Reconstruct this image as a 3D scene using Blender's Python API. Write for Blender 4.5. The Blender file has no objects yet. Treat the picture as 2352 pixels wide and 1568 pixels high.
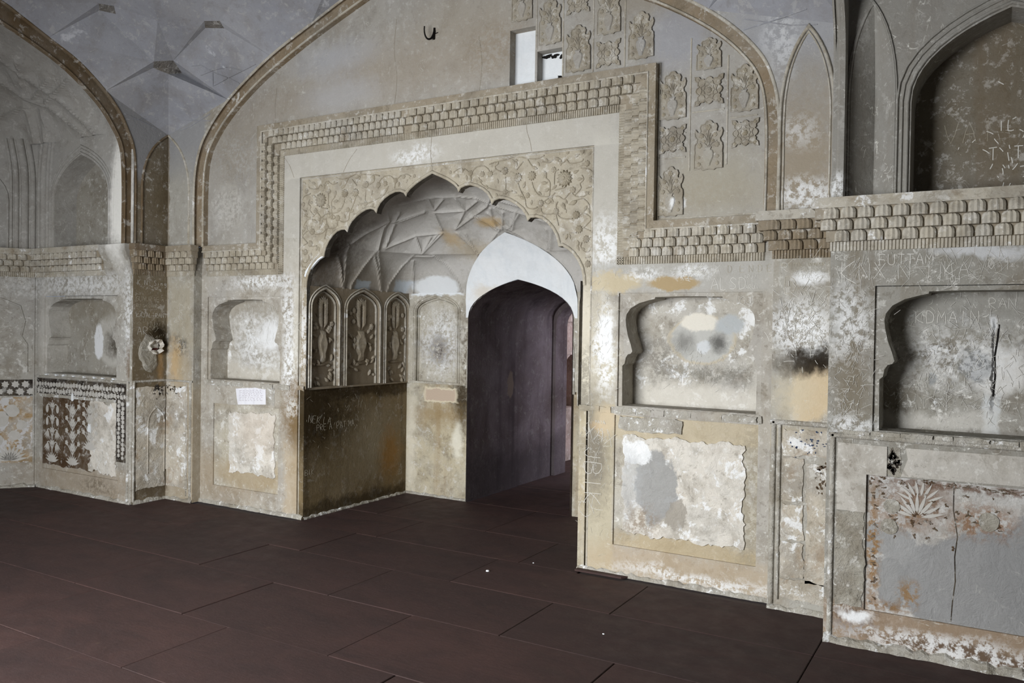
import bpy, bmesh, math, random
from math import sin, cos, pi, sqrt, radians
from mathutils import Vector, Matrix
from mathutils.geometry import delaunay_2d_cdt
random.seed(7)
scene = bpy.context.scene
COL = scene.collection

# ---------------------------------------------------------------- camera
CAM = (3.655, -4.975, 1.60)
YAW, PITCH, ROLL = 0.53234328, -0.01503233, 0.01522458
fw = Vector((-sin(YAW), cos(YAW), 0)); rt = Vector((cos(YAW), sin(YAW), 0)); up = Vector((0, 0, 1))
f2 = fw * cos(PITCH) + up * sin(PITCH); u2 = up * cos(PITCH) - fw * sin(PITCH)
r3 = rt * cos(ROLL) + u2 * sin(ROLL); u3 = u2 * cos(ROLL) - rt * sin(ROLL)
cd = bpy.data.cameras.new('camera'); cam = bpy.data.objects.new('camera', cd); COL.objects.link(cam)
cd.sensor_width = 36.0; cd.lens = 1889.42296 / 2352 * 36.0; cd.clip_start = 0.05
mw = Matrix((r3, u3, -f2)).transposed().to_4x4(); mw.translation = Vector(CAM)
cam.matrix_world = mw
scene.camera = cam

# ---------------------------------------------------------------- world, daylight, exposure
wd = bpy.data.worlds.new('sky'); scene.world = wd; wd.use_nodes = True
wd.node_tree.nodes['Background'].inputs['Color'].default_value = (0.55, 0.68, 0.95, 1)
wd.node_tree.nodes['Background'].inputs['Strength'].default_value = 0.3
def area(name, loc, direction, sx, sy, power, color, spread=180):
    l = bpy.data.lights.new(name, 'AREA'); l.shape = 'RECTANGLE'; l.size = sx; l.size_y = sy
    l.energy = power; l.color = color; l.spread = radians(spread)
    o = bpy.data.objects.new(name, l); COL.objects.link(o)
    o.location = loc; o.rotation_euler = Vector(direction).to_track_quat('-Z', 'Z').to_euler()
    return o
# daylight falling in through the open doorway of the front wall, and through the court door of the room beyond
area('daylight_front_door', (0.0, -5.95, 1.5), (0.13, 1, -0.40), 2.9, 2.4, 335, (0.97, 0.985, 1.0), 140)
area('daylight_court_door', (2.3, 5.3, 1.9), (-1, -0.65, -0.25), 1.6, 2.0, 130, (0.85, 0.86, 1.0))
scene.view_settings.view_transform = 'Standard'
scene.view_settings.look = 'None'
scene.view_settings.gamma = 1.0
scene.view_settings.use_curve_mapping = False
scene.view_settings.exposure = 0.15
scene.cycles.max_bounces = 4
scene.cycles.diffuse_bounces = 3
scene.cycles.glossy_bounces = 1
scene.cycles.use_light_tree = False
scene.cycles.adaptive_threshold = 0.04

# ---------------------------------------------------------------- materials
def lin(c):
    r = []
    for x in c[:3]:
        x = x / 255.0
        r.append(x / 12.92 if x <= 0.04045 else ((x + 0.055) / 1.055) ** 2.4)
    return (r[0], r[1], r[2], 1.0)
class NT:
    def __init__(s, name):
        s.m = bpy.data.materials.new(name); s.m.use_nodes = True
        s.t = s.m.node_tree; s.n = s.t.nodes; s.b = s.n['Principled BSDF']
        s.b.inputs['Specular IOR Level'].default_value = 0.0
    def lk(s, a, b): s.t.links.new(a, b)
    def put(s, sock, v):
        if hasattr(v, 'is_output') or hasattr(v, 'links'): s.lk(v, sock)
        else: sock.default_value = v
    def noise(s, vec, scale, detail=5, rough=0.6, dist=0.0):
        n = s.n.new('ShaderNodeTexNoise'); s.lk(vec, n.inputs['Vector'])
        n.inputs['Scale'].default_value = scale; n.inputs['Detail'].default_value = min(detail, 5)
        n.inputs['Roughness'].default_value = rough; n.inputs['Distortion'].default_value = dist
        return n
    def mr(s, val, a, b, c=0.0, d=1.0):
        n = s.n.new('ShaderNodeMapRange'); n.clamp = True
        s.put(n.inputs[0], val)
        for i, x in enumerate((a, b, c, d)): n.inputs[1 + i].default_value = x
        return n.outputs[0]
    def math(s, op, a, b=0.0, c=0.0):
        n = s.n.new('ShaderNodeMath'); n.operation = op
        s.put(n.inputs[0], a); s.put(n.inputs[1], b); s.put(n.inputs[2], c); return n.outputs[0]
    def vm(s, op, a, b=None, c=None, out=0):
        n = s.n.new('ShaderNodeVectorMath'); n.operation = op
        s.put(n.inputs[0], a)
        if b is not None: s.put(n.inputs[1], b)
        if c is not None: s.put(n.inputs[2], c)
        return n.outputs[out]
    def mix(s, f, a, b, mode='MIX'):
        n = s.n.new('ShaderNodeMix'); n.data_type = 'RGBA'; n.blend_type = mode
        s.put(n.inputs[0], f); s.put(n.inputs[6], a); s.put(n.inputs[7], b)
        return n.outputs[2]
def plaster(name, c1, c2, ns=2.2, blobs=(), white=None, streak=None, scr=0.0, bump=0.35, bs=45, rough=0.93, grain=0.22, dark=None, coarse=0.0, mott=1.0, fl=0.22):
    """weathered lime plaster. blobs: (kind, centre, radii, colour, strength, softness, warp, speckle) in metres;
    a radius of 0 ignores that axis. They are stains and repair patches of the wall itself."""
    k = NT(name)
    def lin(c, f=globals()['lin'], d=0.24):
        y = 0.35 * c[0] + 0.5 * c[1] + 0.15 * c[2]
        return f(tuple(x + (y - x) * d for x in c))
    g = k.n.new('ShaderNodeNewGeometry'); pos = g.outputs['Position']
    spk0 = k.noise(pos, 26, 5, 0.75).outputs[0]; spk = k.mr(spk0, 0.44, 0.54)
    n1 = k.noise(pos, ns, 7, 0.62, 0.4)
    col = k.mix(k.mr(n1.outputs[0], 0.36, 0.64), lin(c1), lin(c2))
    n2 = k.noise(pos, 14, 5, 0.76, 0.3); wn = k.noise(pos, 4.4, 5, 0.68, 0.3)
    col = k.mix(k.mr(n2.outputs[0], 0.3, 0.72, 0.0, grain), col, (0.05, 0.042, 0.032, 1))
    if mott:
        mo = wn; col = k.mix(k.mr(mo.outputs[0], 0.47, 0.62, 0, 0.42 * mott), col, lin((112, 98, 74)))
        mo = n1; col = k.mix(k.mr(mo.outputs[0], 0.45, 0.65, 0, 0.35 * mott), col, lin((126, 120, 112)))
        mo = n2; col = k.mix(k.mr(mo.outputs[0], 0.55, 0.62, 0, 0.38 * mott), col, lin((226, 224, 216)))
        col = k.mix(k.mr(mo.outputs[0], 0.44, 0.36, 0, 0.40 * mott), col, lin((92, 80, 60)))
        col = k.mix(k.math('MULTIPLY', k.mr(spk0, 0.585, 0.615, 0, fl), k.mr(mo.outputs[0], 0.44, 0.56)), col, lin((232, 230, 222)))
    if dark:
        dn = k.noise(pos, dark[2], 8, 0.68, 0.6)
        col = k.mix(k.mr(dn.outputs[0], dark[1], dark[1] + 0.12, 0, dark[3]), col, lin(dark[0]))
    if streak:
        sv = k.vm('MULTIPLY', pos, (streak[2], streak[2], streak[2] * 0.07))
        sn = k.noise(sv, 1.0, 5, 0.6)
        col = k.mix(k.mr(sn.outputs[0], 0.5, 0.68, 0, streak[1]), col, lin(streak[0]))
    warp = {0: pos,
            1: k.vm('ADD', pos, k.vm('SCALE', k.vm('SUBTRACT', k.noise(pos, 14.0, 6, 0.65).outputs[1], (0.5, 0.5, 0.5)), None)),
            2: k.vm('ADD', pos, k.vm('SCALE', k.vm('SUBTRACT', wn.outputs[1], (0.5, 0.5, 0.5)), None))}
    for w, amp in ((1, 0.07), (2, 0.20)):
        warp[w].node.inputs[1].links[0].from_node.inputs['Scale'].default_value = amp
    fine = k.vm('SUBTRACT', warp[1], pos); warp[2] = k.vm('ADD', warp[2], fine)
    if white:
        wm = k.noise(pos, white[2], 10, 0.72, 0.3)
        wf = k.mr(wm.outputs[0], white[1], white[1] + 0.05, 0, white[3] if len(white) > 3 else 0.85)
        col = k.mix(wf, col, lin(white[0]))
    for b in blobs:
        kind, c, r, bc, st, soft, wp, sp = (tuple(b) + (0,) * 8)[:8]
        inv = tuple(0.0 if x == 0 else 1.0 / x for x in r)
        v = k.vm('MULTIPLY_ADD', warp[wp], inv, tuple(-c[i] * inv[i] for i in range(3)))
        if kind == 'e': d = k.vm('LENGTH', v, out=1)
        else:
            sx = k.n.new('ShaderNodeSeparateXYZ'); k.lk(k.vm('ABSOLUTE', v), sx.inputs[0])
            d = k.math('MAXIMUM', k.math('MAXIMUM', sx.outputs[0], sx.outputs[1]), sx.outputs[2])
        d = k.math('MULTIPLY_ADD', k.math('SUBTRACT', spk0, 0.5), 2.4 * soft, d)
        f = k.mr(d, 1 - soft, 1 + soft, st, 0.0)
        if sp == 1: f = k.math('MULTIPLY', f, spk)
        if sp == 2: f = k.math('MULTIPLY', f, k.math('SUBTRACT', 1.0, spk))
        col = k.mix(f, col, lin(bc))
    if scr:
        brk = k.mr(k.math('ADD', spk0, 0.0), 0.46, 0.54)
        for sv, seed in (((9, 9, 2.4), 0), ((4, 4, 7), 9)):
            v = k.vm('ADD', k.vm('MULTIPLY', pos, sv), (seed, seed * 0.7, seed * 1.3))
            s1 = k.noise(v, 1.7, 1, 0.45, 0.6)
            ln_ = k.mr(k.math('ABSOLUTE', k.math('SUBTRACT', s1.outputs[0], 0.5)), 0.002, 0.009, 1, 0)
            msk = k.mr(wn.outputs[0], 0.50, 0.60)
            col = k.mix(k.math('MULTIPLY', k.math('MULTIPLY', ln_, msk), k.math('MULTIPLY', brk, scr)), col, lin((214, 212, 202)))
    k.lk(col, k.b.inputs['Base Color'])
    k.b.inputs['Roughness'].default_value = rough
    h = k.noise(pos, 11 if coarse else 24, 5, 0.72, 0.4 if coarse else 0.0).outputs[0]
    bp = k.n.new('ShaderNodeBump'); bp.inputs['Strength'].default_value = bump * 1.2; bp.inputs['Distance'].default_value = 0.014 + 0.01 * min(coarse, 1.5)
    k.lk(h, bp.inputs['Height']); k.lk(bp.outputs[0], k.b.inputs['Normal'])
    return k.m
# ---------------------------------------------------------------- mesh helpers
def FY(y, sx=1): return lambda u, v, w: (sx * u, y - w, v)              # wall facing -Y, w = towards the room
def FX(x, s): return lambda u, v, w: (x + s * w, u, v)                    # wall facing s*X, u = Y
def FD(o, d, n): return lambda u, v, w: (o[0] + d[0] * u + n[0] * w, o[1] + d[1] * u + n[1] * w, v)
def pip(x, y, l):
    c = False; n = len(l); j = n - 1
    for i in range(n):
        (xi, yi), (xj, yj) = l[i], l[j]
        if (yi > y) != (yj > y) and x < (xj - xi) * (y - yi) / (yj - yi) + xi: c = not c
        j = i
    return c
class MB:
    def __init__(s): s.v = []; s.f = []
    def add(s, p): s.v.append(tuple(p)); return len(s.v) - 1
    def tri(s, F, loops, w):
        base = len(s.v); P = []; E = []
        for l in loops:
            o = len(P); n = len(l)
            P += [Vector((u, v)) for u, v in l]; E += [(o + i, o + (i + 1) % n) for i in range(n)]
        vs, _, fs, _, _, _ = delaunay_2d_cdt(P, E, [], 0, 1e-6)
        for q in vs: s.v.append(F(q[0], q[1], w))
        for t in fs:
            cx = sum(vs[i][0] for i in t) / len(t); cy = sum(vs[i][1] for i in t) / len(t)
            if sum(pip(cx, cy, l) for l in loops) % 2: s.f.append(tuple(base + i for i in t))
    def side(s, F, loop, w0, w1, closed=True):
        n = len(loop); b = len(s.v)
        for u, v in loop: s.v.append(F(u, v, w0)); s.v.append(F(u, v, w1))
        for i in range(n if closed else n - 1):
            j = (i + 1) % n
            s.f.append((b + 2 * i, b + 2 * j, b + 2 * j + 1, b + 2 * i + 1))
    def slab(s, F, loops, w0, w1):
        s.tri(F, loops, w1)
        for l in loops: s.side(F, l, w0, w1)
        return s
    def box(s, F, u0, u1, v0, v1, w0, w1):
        return s.slab(F, [[(u0, v0), (u1, v0), (u1, v1), (u0, v1)]], w0, w1)
    def poly(s, pts):
        b = len(s.v)
        for q in pts: s.v.append(tuple(q))
        s.f.append(tuple(range(b, b + len(pts)))); return s
    def fan(s, pts, c=None):
        b = len(s.v); n = len(pts)
        for q in pts: s.v.append(tuple(q))
        if c is None: c = [sum(q[i] for q in pts) / n for i in range(3)]
        s.v.append(tuple(c))
        for i in range(n): s.f.append((b + i, b + (i + 1) % n, b + n))
        return s
    def sweep(s, F, pts, prof, closed=False):
        """profile (lateral, height) swept along a 2D polyline in a wall frame"""
        n = len(pts); m = len(prof); b = len(s.v)
        for i in range(n):
            if closed: a, c = pts[i - 1], pts[(i + 1) % n]
            else: a, c = pts[max(i - 1, 0)], pts[min(i + 1, n - 1)]
            p = pts[i]
            d1 = Vector((p[0] - a[0], p[1] - a[1])); d2 = Vector((c[0] - p[0], c[1] - p[1]))
            if d1.length > 1e-9: d1.normalize()
            if d2.length > 1e-9: d2.normalize()
            t = d1 + d2
            t = t.normalized() if t.length > 1e-6 else (d2 if d2.length else d1)
            nx, ny = -t[1], t[0]
            k = max(0.5, abs(t.dot(d2)) if d2.length else abs(t.dot(d1)))
            for l, w in prof: s.v.append(F(p[0] + nx * l / k, p[1] + ny * l / k, w))
        for i in range(n if closed else n - 1):
            j = (i + 1) % n
            for q in range(m - 1):
                s.f.append((b + i * m + q, b + j * m + q, b + j * m + q + 1, b + i * m + q + 1))
        return s
    def dome(s, F, loop, w0, h, c=None, mid=0.62):
        n = len(loop); b = len(s.v)
        cx = sum(q[0] for q in loop) / n if c is None else c[0]; cy = sum(q[1] for q in loop) / n if c is None else c[1]
        for k, hh in ((1.0, 0), (0.92, 0.55 * h), (mid, h)):
            for u, v in loop: s.v.append(F(cx + (u - cx) * k, cy + (v - cy) * k, w0 + hh))
        s.v.append(F(cx, cy, w0 + h * 0.85))
        for r in (0, 1):
            for i in range(n):
                j = (i + 1) % n
                s.f.append((b + r * n + i, b + r * n + j, b + (r + 1) * n + j, b + (r + 1) * n + i))
        for i in range(n): s.f.append((b + 2 * n + i, b + 2 * n + (i + 1) % n, b + 3 * n))
        return s
    def tube(s, pts, r, n=8, taper=None):
        b = len(s.v); m = len(pts)
        for i, q in enumerate(pts):
            q = Vector(q); t = (Vector(pts[min(i + 1, m - 1)]) - Vector(pts[max(i - 1, 0)])).normalized()
            a = t.orthogonal().normalized() if i == 0 else (pa - t * pa.dot(t)).normalized()
            pa = a; c = t.cross(a); rr = r if taper is None else r * taper[i]
            for k in range(n):
                s.v.append(tuple(q + (a * cos(2 * pi * k / n) + c * sin(2 * pi * k / n)) * rr))
        for i in range(m - 1):
            for k in range(n):
                s.f.append((b + i * n + k, b + i * n + (k + 1) % n, b + (i + 1) * n + (k + 1) % n, b + (i + 1) * n + k))
        s.f.append(tuple(b + k for k in range(n))); s.f.append(tuple(b + (m - 1) * n + k for k in range(n)))
        return s
    def mesh(s, name, mat, smooth=False):
        me = bpy.data.meshes.new(name); me.from_pydata(s.v, [], s.f); me.update()
        if mat: me.materials.append(mat)
        if smooth: me.polygons.foreach_set('use_smooth', [True] * len(me.polygons))
        return me
    def obj(s, name, mat, parent=None, smooth=False, kind=None, label=None):
        bm = bmesh.new()
        me = s.mesh(name, mat, smooth)
        bm.from_mesh(me); bmesh.ops.remove_doubles(bm, verts=bm.verts, dist=1e-5); bmesh.ops.recalc_face_normals(bm, faces=bm.faces)
        bm.to_mesh(me); bm.free()
        o = bpy.data.objects.new(name, me); COL.objects.link(o)
        if parent: o.parent = parent
        if kind: o['kind'] = kind
        if label: o['label'] = label
        return o
def tag(o, label, cat, kind=None, group=None):
    o['label'] = label; o['category'] = cat
    if kind: o['kind'] = kind
    if group: o['group'] = group
    return o
def empty(name, loc=(0, 0, 0)):
    o = bpy.data.objects.new(name, None); COL.objects.link(o); o.location = loc; o.empty_display_size = 0.05
    return o
def inst(name, me, parent, M):
    o = bpy.data.objects.new(name, me); COL.objects.link(o)
    if parent: o.parent = parent
    o.matrix_local = M
    return o
def rect(u0, u1, v0, v1): return [(u0, v0), (u1, v0), (u1, v1), (u0, v1)]
def bez(p, n=8):
    out = []
    for i in range(n + 1):
        t = i / n; a = (1 - t) ** 3; b = 3 * t * (1 - t) ** 2; c = 3 * t * t * (1 - t); d = t ** 3
        out.append(tuple(a * p[0][k] + b * p[1][k] + c * p[2][k] + d * p[3][k] for k in range(len(p[0]))))
    return out
def smooth_poly(pts, n=4):
    """Catmull-Rom through the points"""
    out = []; m = len(pts)
    for i in range(m - 1):
        p0, p1, p2, p3 = pts[max(i - 1, 0)], pts[i], pts[i + 1], pts[min(i + 2, m - 1)]
        for k in range(n):
            t = k / n
            out.append(tuple(0.5 * (2 * p1[j] + (p2[j] - p0[j]) * t + (2 * p0[j] - 5 * p1[j] + 4 * p2[j] - p3[j]) * t * t + (3 * p1[j] - p0[j] - 3 * p2[j] + p3[j]) * t ** 3) for j in range(len(p1))))
    out.append(pts[-1]); return out
def pointed(cx, hw, zs, za, n=8):
    """left spring -> apex -> right spring"""
    h = za - zs
    l = bez([(-hw, zs), (-hw, zs + 0.5 * h), (-hw * 0.52, za - 0.18 * h), (0, za)], n)
    return [(cx + u, v) for u, v in l] + [(cx - u, v) for u, v in reversed(l[:-1])]
def archpanel(cx, hw, z0, zs, za, n=8): return [(cx - hw, z0)] + pointed(cx, hw, zs, za, n) + [(cx + hw, z0)]
def rough_loop(u0, u1, v0, v1, amp, seg=0.05, seed=0):
    rnd = random.Random(seed); out = []; ph = [rnd.uniform(0, 6.28) for _ in range(8)]; fr = [rnd.uniform(.7, 1.4) for _ in range(8)]
    c = [(u0, v0), (u1, v0), (u1, v1), (u0, v1)]; D = 0.0
    for i in range(4):
        a, b = c[i], c[(i + 1) % 4]; L = math.hypot(b[0] - a[0], b[1] - a[1]); n = max(2, int(L / max(.014, seg * .5)))
        nx, ny = (b[1] - a[1]) / L, -(b[0] - a[0]) / L
        for k in range(n):
            t = k / n; q = (D + L * t)
            o = amp * (.8 * sin(q * 14 * fr[0] + ph[0]) + .6 * sin(q * 37 * fr[1] + ph[1]) + .45 * sin(q * 83 * fr[2] + ph[2]) + rnd.uniform(-.45, .45))
            out.append((a[0] + (b[0] - a[0]) * t + nx * o, a[1] + (b[1] - a[1]) * t + ny * o))
        D += L
    return out
def blobloop(cx, cy, rx, ry, amp, n=22, seed=0):
    rnd = random.Random(seed); ph = [rnd.uniform(0, 6.28) for _ in range(5)]
    out = []
    for i in range(n):
        a = 2 * pi * i / n; k = 1 + amp * (sin(2 * a + ph[0]) * .5 + sin(3 * a + ph[1]) * .4 + sin(5 * a + ph[2]) * .3 + sin(8 * a + ph[3]) * .25)
        out.append((cx + rx * k * cos(a), cy + ry * k * sin(a)))
    return out
HALF = [(-0.5, 0), (-0.42, 0.6), (-0.2, 0.95), (0.2, 0.95), (0.42, 0.6), (0.5, 0)]
def prof(w, h, w0=0.0): return [(a * w, w0 + b * h) for a, b in HALF]
def leaf(cx, cy, L, W, ang, n=5):
    o = []; ca, sa = cos(ang), sin(ang)
    for i in range(n + 1):
        t = i / n; y = W * sin(pi * t ** 0.8) * (1 - 0.15 * t); o.append((L * t, y))
    for i in range(n - 1, 0, -1):
        t = i / n; y = -W * sin(pi * t ** 0.8) * (1 - 0.15 * t); o.append((L * t, y))
    return [(cx + ca * a - sa * b, cy + sa * a + ca * b) for a, b in o]
def rosette(cx, cy, r, n=8, dip=0.28, ph=0.0, m=4):
    return [(cx + r * (1 - dip * abs(cos(n * a / 2 + ph))) * cos(a),
             cy + r * (1 - dip * abs(cos(n * a / 2 + ph))) * sin(a)) for i, a in ((i, 2 * pi * i / (n * m)) for i in range(n * m))]
W1 = (232, 234, 234); W2 = (216, 214, 206)
Z = 0
m_main = plaster('plaster_main', (176, 168, 152), (196, 191, 180), fl=0.45, ns=1.7, scr=0.35, grain=0.2, white=(W2, 0.66, 6.0, 0.5), streak=((150, 135, 108), 0.35, 6),
  blobs=[
  ('b', (0, 0, 4.3), (3.2, 0, 2.02), (162, 160, 155), 0.45, 0.03, 1, 0),                 # lunette above the cornice: greyer
  ('e', (-0.35, 0, 3.55), (0.9, 0, 0.22), (158, 142, 118), 0.5, 0.7, 2, 0),
  ('e', (-1.75, 0, 3.42), (0.5, 0, 0.16), (150, 136, 116), 0.45, 0.7, 2, 0),
  ('e', (-2.2, 0, 2.65), (0.2, 0, 0.2), (206, 203, 194), 0.5, 0.3, 2, 1),
  ('e', (-2.1, 0, 3.1), (0.3, 0, 0.3), (150, 138, 118), 0.6, 0.5, 2, 1), ('e', (-0.9, 0, 3.45), (0.35, 0, 0.12), (176, 176, 178), 0.6, 0.5, 2, 0), ('e', (0.55, 0, 3.6), (0.3, 0, 0.2), (150, 132, 106), 0.6, 0.5, 2, 1), ('e', (2.1, 0, 2.45), (0.28, 0, 0.1), (150, 132, 102), 0.5, 0.5, 2, 1), ('e', (1.7, 0, 3.75), (0.4, 0, 0.15), (146, 134, 114), 0.5, 0.5, 2, 0),
  ('e', (-1.0, 0, 3.75), (0.35, 0, 0.12), (176, 180, 190), 0.5, 0.7, 2, 0),
  ('e', (0.3, 0, 3.9), (0.5, 0, 0.2), (160, 146, 122), 0.4, 0.7, 2, 0),
  ('e', (2.15, 0, 2.5), (0.3, 0, 0.2), (168, 160, 138), 0.7, 0.5, 2, 0),
  ('e', (1.9, 0, 3.45), (0.2, 0, 0.2), (158, 160, 168), 0.7, 0.4, 1, 0),
  ('e', (1.92, 0, 2.40), (0.05, 0, 0.05), W1, 0.9, 0.2, 1, 0),
  # white frame band around the spandrels
  ('b', (0, 0, 2.92), (1.51, 0, 0.1), (206, 201, 186), 0.5, 0.05, 0, 0),
  ('b', (1.423, 0, 2.45), (0.09, 0, 0.42), (202, 198, 184), 0.5, 0.1, 0, 0),
  ('b', (-1.423, 0, 2.45), (0.09, 0, 0.42), (200, 195, 180), 0.5, 0.1, 0, 0),
  ('e', (-0.15, 0, 2.90), (0.2, 0, 0.06), W1, 0.8, 0.5, 2, 1),
  ('e', (1.42, 0, 2.15), (0.1, 0, 0.18), W1, 0.85, 0.5, 2, 1),
  # right wing, z 1.1 - 2
  ('b', (1.9, 0, 1.95), (0.65, 0, 0.1), (178, 176, 168), 0.7, 0.2, 1, 0),
  ('e', (1.50, 0, 1.92), (0.2, 0, 0.07), (200, 180, 136), 0.75, 0.2, 2, 0),
  ('e', (1.90, 0, 1.905), (0.17, 0, 0.045), (176, 146, 92), 0.85, 0.12, 1, 0),
  ('e', (2.02, 0, 1.97), (0.12, 0, 0.05), W1, 0.9, 0.5, 2, 1),
  ('e', (1.70, 0, 1.97), (0.10, 0, 0.04), W1, 0.8, 0.5, 2, 1),
  ('e', (1.40, 0, 1.45), (0.10, 0, 0.42), (214, 204, 176), 0.6, 0.4, 2, 0),
  ('e', (1.43, 0, 1.48), (0.07, 0, 0.3), W1, 0.95, 0.35, 2, 1),
  ('b', (1.44, 0, 1.55), (0.045, 0, 0.14), W1, 0.9, 0.15, 1, 0),
  # right jamb below the dado line: scratched, sooty at the top
  ('b', (1.38, 0, 0.5), (0.13, 0, 0.62), (186, 174, 142), 0.8, 0.1, 1, 0),
  ('e', (1.36, 0, 0.82), (0.12, 0, 0.34), (112, 104, 92), 0.75, 0.5, 2, 0),
  ('e', (1.40, 0, 0.97), (0.06, 0, 0.03), (176, 148, 108), 0.8, 0.3, 1, 0),
  ('e', (1.45, 0, 1.0), (0.08, 0, 0.1), (206, 184, 146), 0.8, 0.4, 1, 0),
  # left wing
  ('e', (-1.78, 0, 1.97), (0.36, 0, 0.06), W1, 0.85, 0.5, 2, 1),
  ('e', (-1.44, 0, 1.7), (0.08, 0, 0.3), W1, 0.8, 0.5, 2, 1),
  ('e', (-1.42, 0, 1.25), (0.10, 0, 0.25), W1, 0.9, 0.4, 2, 1),
  ('b', (-1.33, 0, 1.55), (0.06, 0, 0.4), (206, 200, 182), 0.6, 0.3, 1, 0),
  ('e', (-1.36, 0, 0.85), (0.12, 0, 0.24), (122, 90, 44), 0.85, 0.55, 2, 0),
  ('e', (-1.31, 0, 0.62), (0.08, 0, 0.55), (120, 96, 58), 0.7, 0.5, 2, 0),
  ('e', (-1.40, 0, 0.90), (0.06, 0, 0.08), W2, 0.8, 0.5, 2, 1),
  ('b', (-1.36, 0, 0.28), (0.12, 0, 0.3), (184, 160, 122), 0.6, 0.3, 2, 0),
  ('e', (-2.2, 0, 0.25), (0.5, 0, 0.2), (158, 134, 98), 0.6, 0.6, 2, 0),
  ('e', (2.0, 0, 0.1), (0.9, 0, 0.13), (182, 156, 118), 0.6, 0.5, 2, 0),
  ('e', (2.1, 0, 0.06), (0.5, 0, 0.04), W1, 0.8, 0.6, 2, 1)])
m_dado = plaster('plaster_dado', (186, 176, 152), (206, 200, 184), fl=0.60, ns=3.0, scr=0.3, grain=0.25, white=(W2, 0.60, 5.0, 0.7), coarse=0.8, bump=0.5,
  blobs=[('b', (2.0, 0, 0.98), (0.6, 0, 0.08), (190, 172, 136), 0.7, 0.2, 1, 0),
  ('e', (2.05, 0, 0.22), (0.6, 0, 0.09), (180, 158, 116), 0.75, 0.4, 2, 0),
  ('e', (-1.9, 0, 0.3), (0.5, 0, 0.14), (168, 146, 108), 0.75, 0.4, 2, 0),
  ('e', (-2.3, 0, 0.95), (0.2, 0, 0.1), (150, 136, 108), 0.7, 0.5, 2, 0),
  ('e', (2.40, 0, 0.6), (0.1, 0, 0.5), (150, 138, 112), 0.7, 0.5, 2, 1)])
m_patch = plaster('plaster_patch', (216, 208, 194), (234, 228, 214), fl=0.60, ns=4.0, grain=0.2, white=(W1, 0.56, 7.0, 0.8), coarse=1.2, bump=0.6, dark=((172, 152, 122), 0.57, 7.0, 0.5),
  blobs=[('e', (1.80, 0, 0.60), (0.14, 0, 0.26), (150, 150, 147), 0.9, 0.06, 2, 0),
  ('e', (1.95, 0, 0.44), (0.06, 0, 0.10), (156, 148, 134), 0.85, 0.06, 2, 0),
  ('e', (1.70, 0, 0.36), (0.14, 0, 0.1), (140, 118, 92), 0.7, 0.5, 2, 1),
  ('e', (1.66, 0, 0.80), (0.10, 0, 0.08), W1, 0.85, 0.1, 2, 0),
  ('e', (1.62, 0, 0.6), (0.07, 0, 0.2), (170, 172, 172), 0.6, 0.4, 2, 0),
  ('e', (-1.75, 0, 0.7), (0.3, 0, 0.2), (206, 190, 170), 0.5, 0.5, 2, 0)])
m_stuc = plaster('stucco_relief', (178, 167, 144), (195, 186, 165), fl=0.12, ns=3.0, grain=0.22, white=(W2, 0.68, 9.0, 0.6), bump=0.25,
  dark=((150, 132, 100), 0.60, 6.0, 0.5))
m_stucw = plaster('stucco_weathered', (190, 180, 158), (208, 202, 186), fl=0.40, ns=3.0, grain=0.25, white=(W1, 0.60, 8.0, 0.75), bump=0.25, dark=((142, 122, 92), 0.57, 7.0, 0.6))
m_brown = plaster('stucco_brown', (142, 122, 94), (160, 142, 112), fl=0.10, ns=3.0, grain=0.3, white=(W2, 0.70, 8.0, 0.5), bump=0.3)
m_fillet = plaster('fillet', (158, 144, 120), (172, 160, 137), fl=0.15, ns=2.0, grain=0.2, white=(W2, 0.66, 5.0, 0.6), bump=0.2)
m_span = plaster('spandrel_stucco', (180, 169, 145), (193, 183, 160), fl=0.08, ns=2.4, grain=0.2, white=(W2, 0.68, 6.0, 0.5), bump=0.25,
  blobs=[('b', (-1.3, 0, 1.0), (0.1, 0, 1.05), (150, 132, 100), 0.6, 0.1, 2, 0), ('e', (-1.3, 0, 1.5), (0.1, 0, 0.35), W1, 0.7, 0.5, 2, 1),
  ('e', (-1.3, 0, 0.8), (0.1, 0, 0.3), (98, 72, 38), 0.8, 0.5, 2, 0),
  ('b', (1.3, 0, 1.5), (0.1, 0, 0.45), (222, 214, 190), 0.7, 0.3, 2, 0), ('e', (1.3, 0, 1.25), (0.1, 0, 0.22), (120, 112, 98), 0.6, 0.5, 2, 1),
  ('e', (1.3, 0, 0.8), (0.1, 0, 0.3), (104, 98, 88), 0.7, 0.5, 2, 0), ('b', (1.3, 0, 0.3), (0.1, 0, 0.35), (190, 176, 142), 0.6, 0.3, 2, 0)])
m_rel = plaster('relief_carving', (170, 158, 132), (183, 172, 148), fl=0.12, ns=4.0, grain=0.28, white=(W1, 0.66, 14.0, 0.7), bump=0.2)
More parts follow.
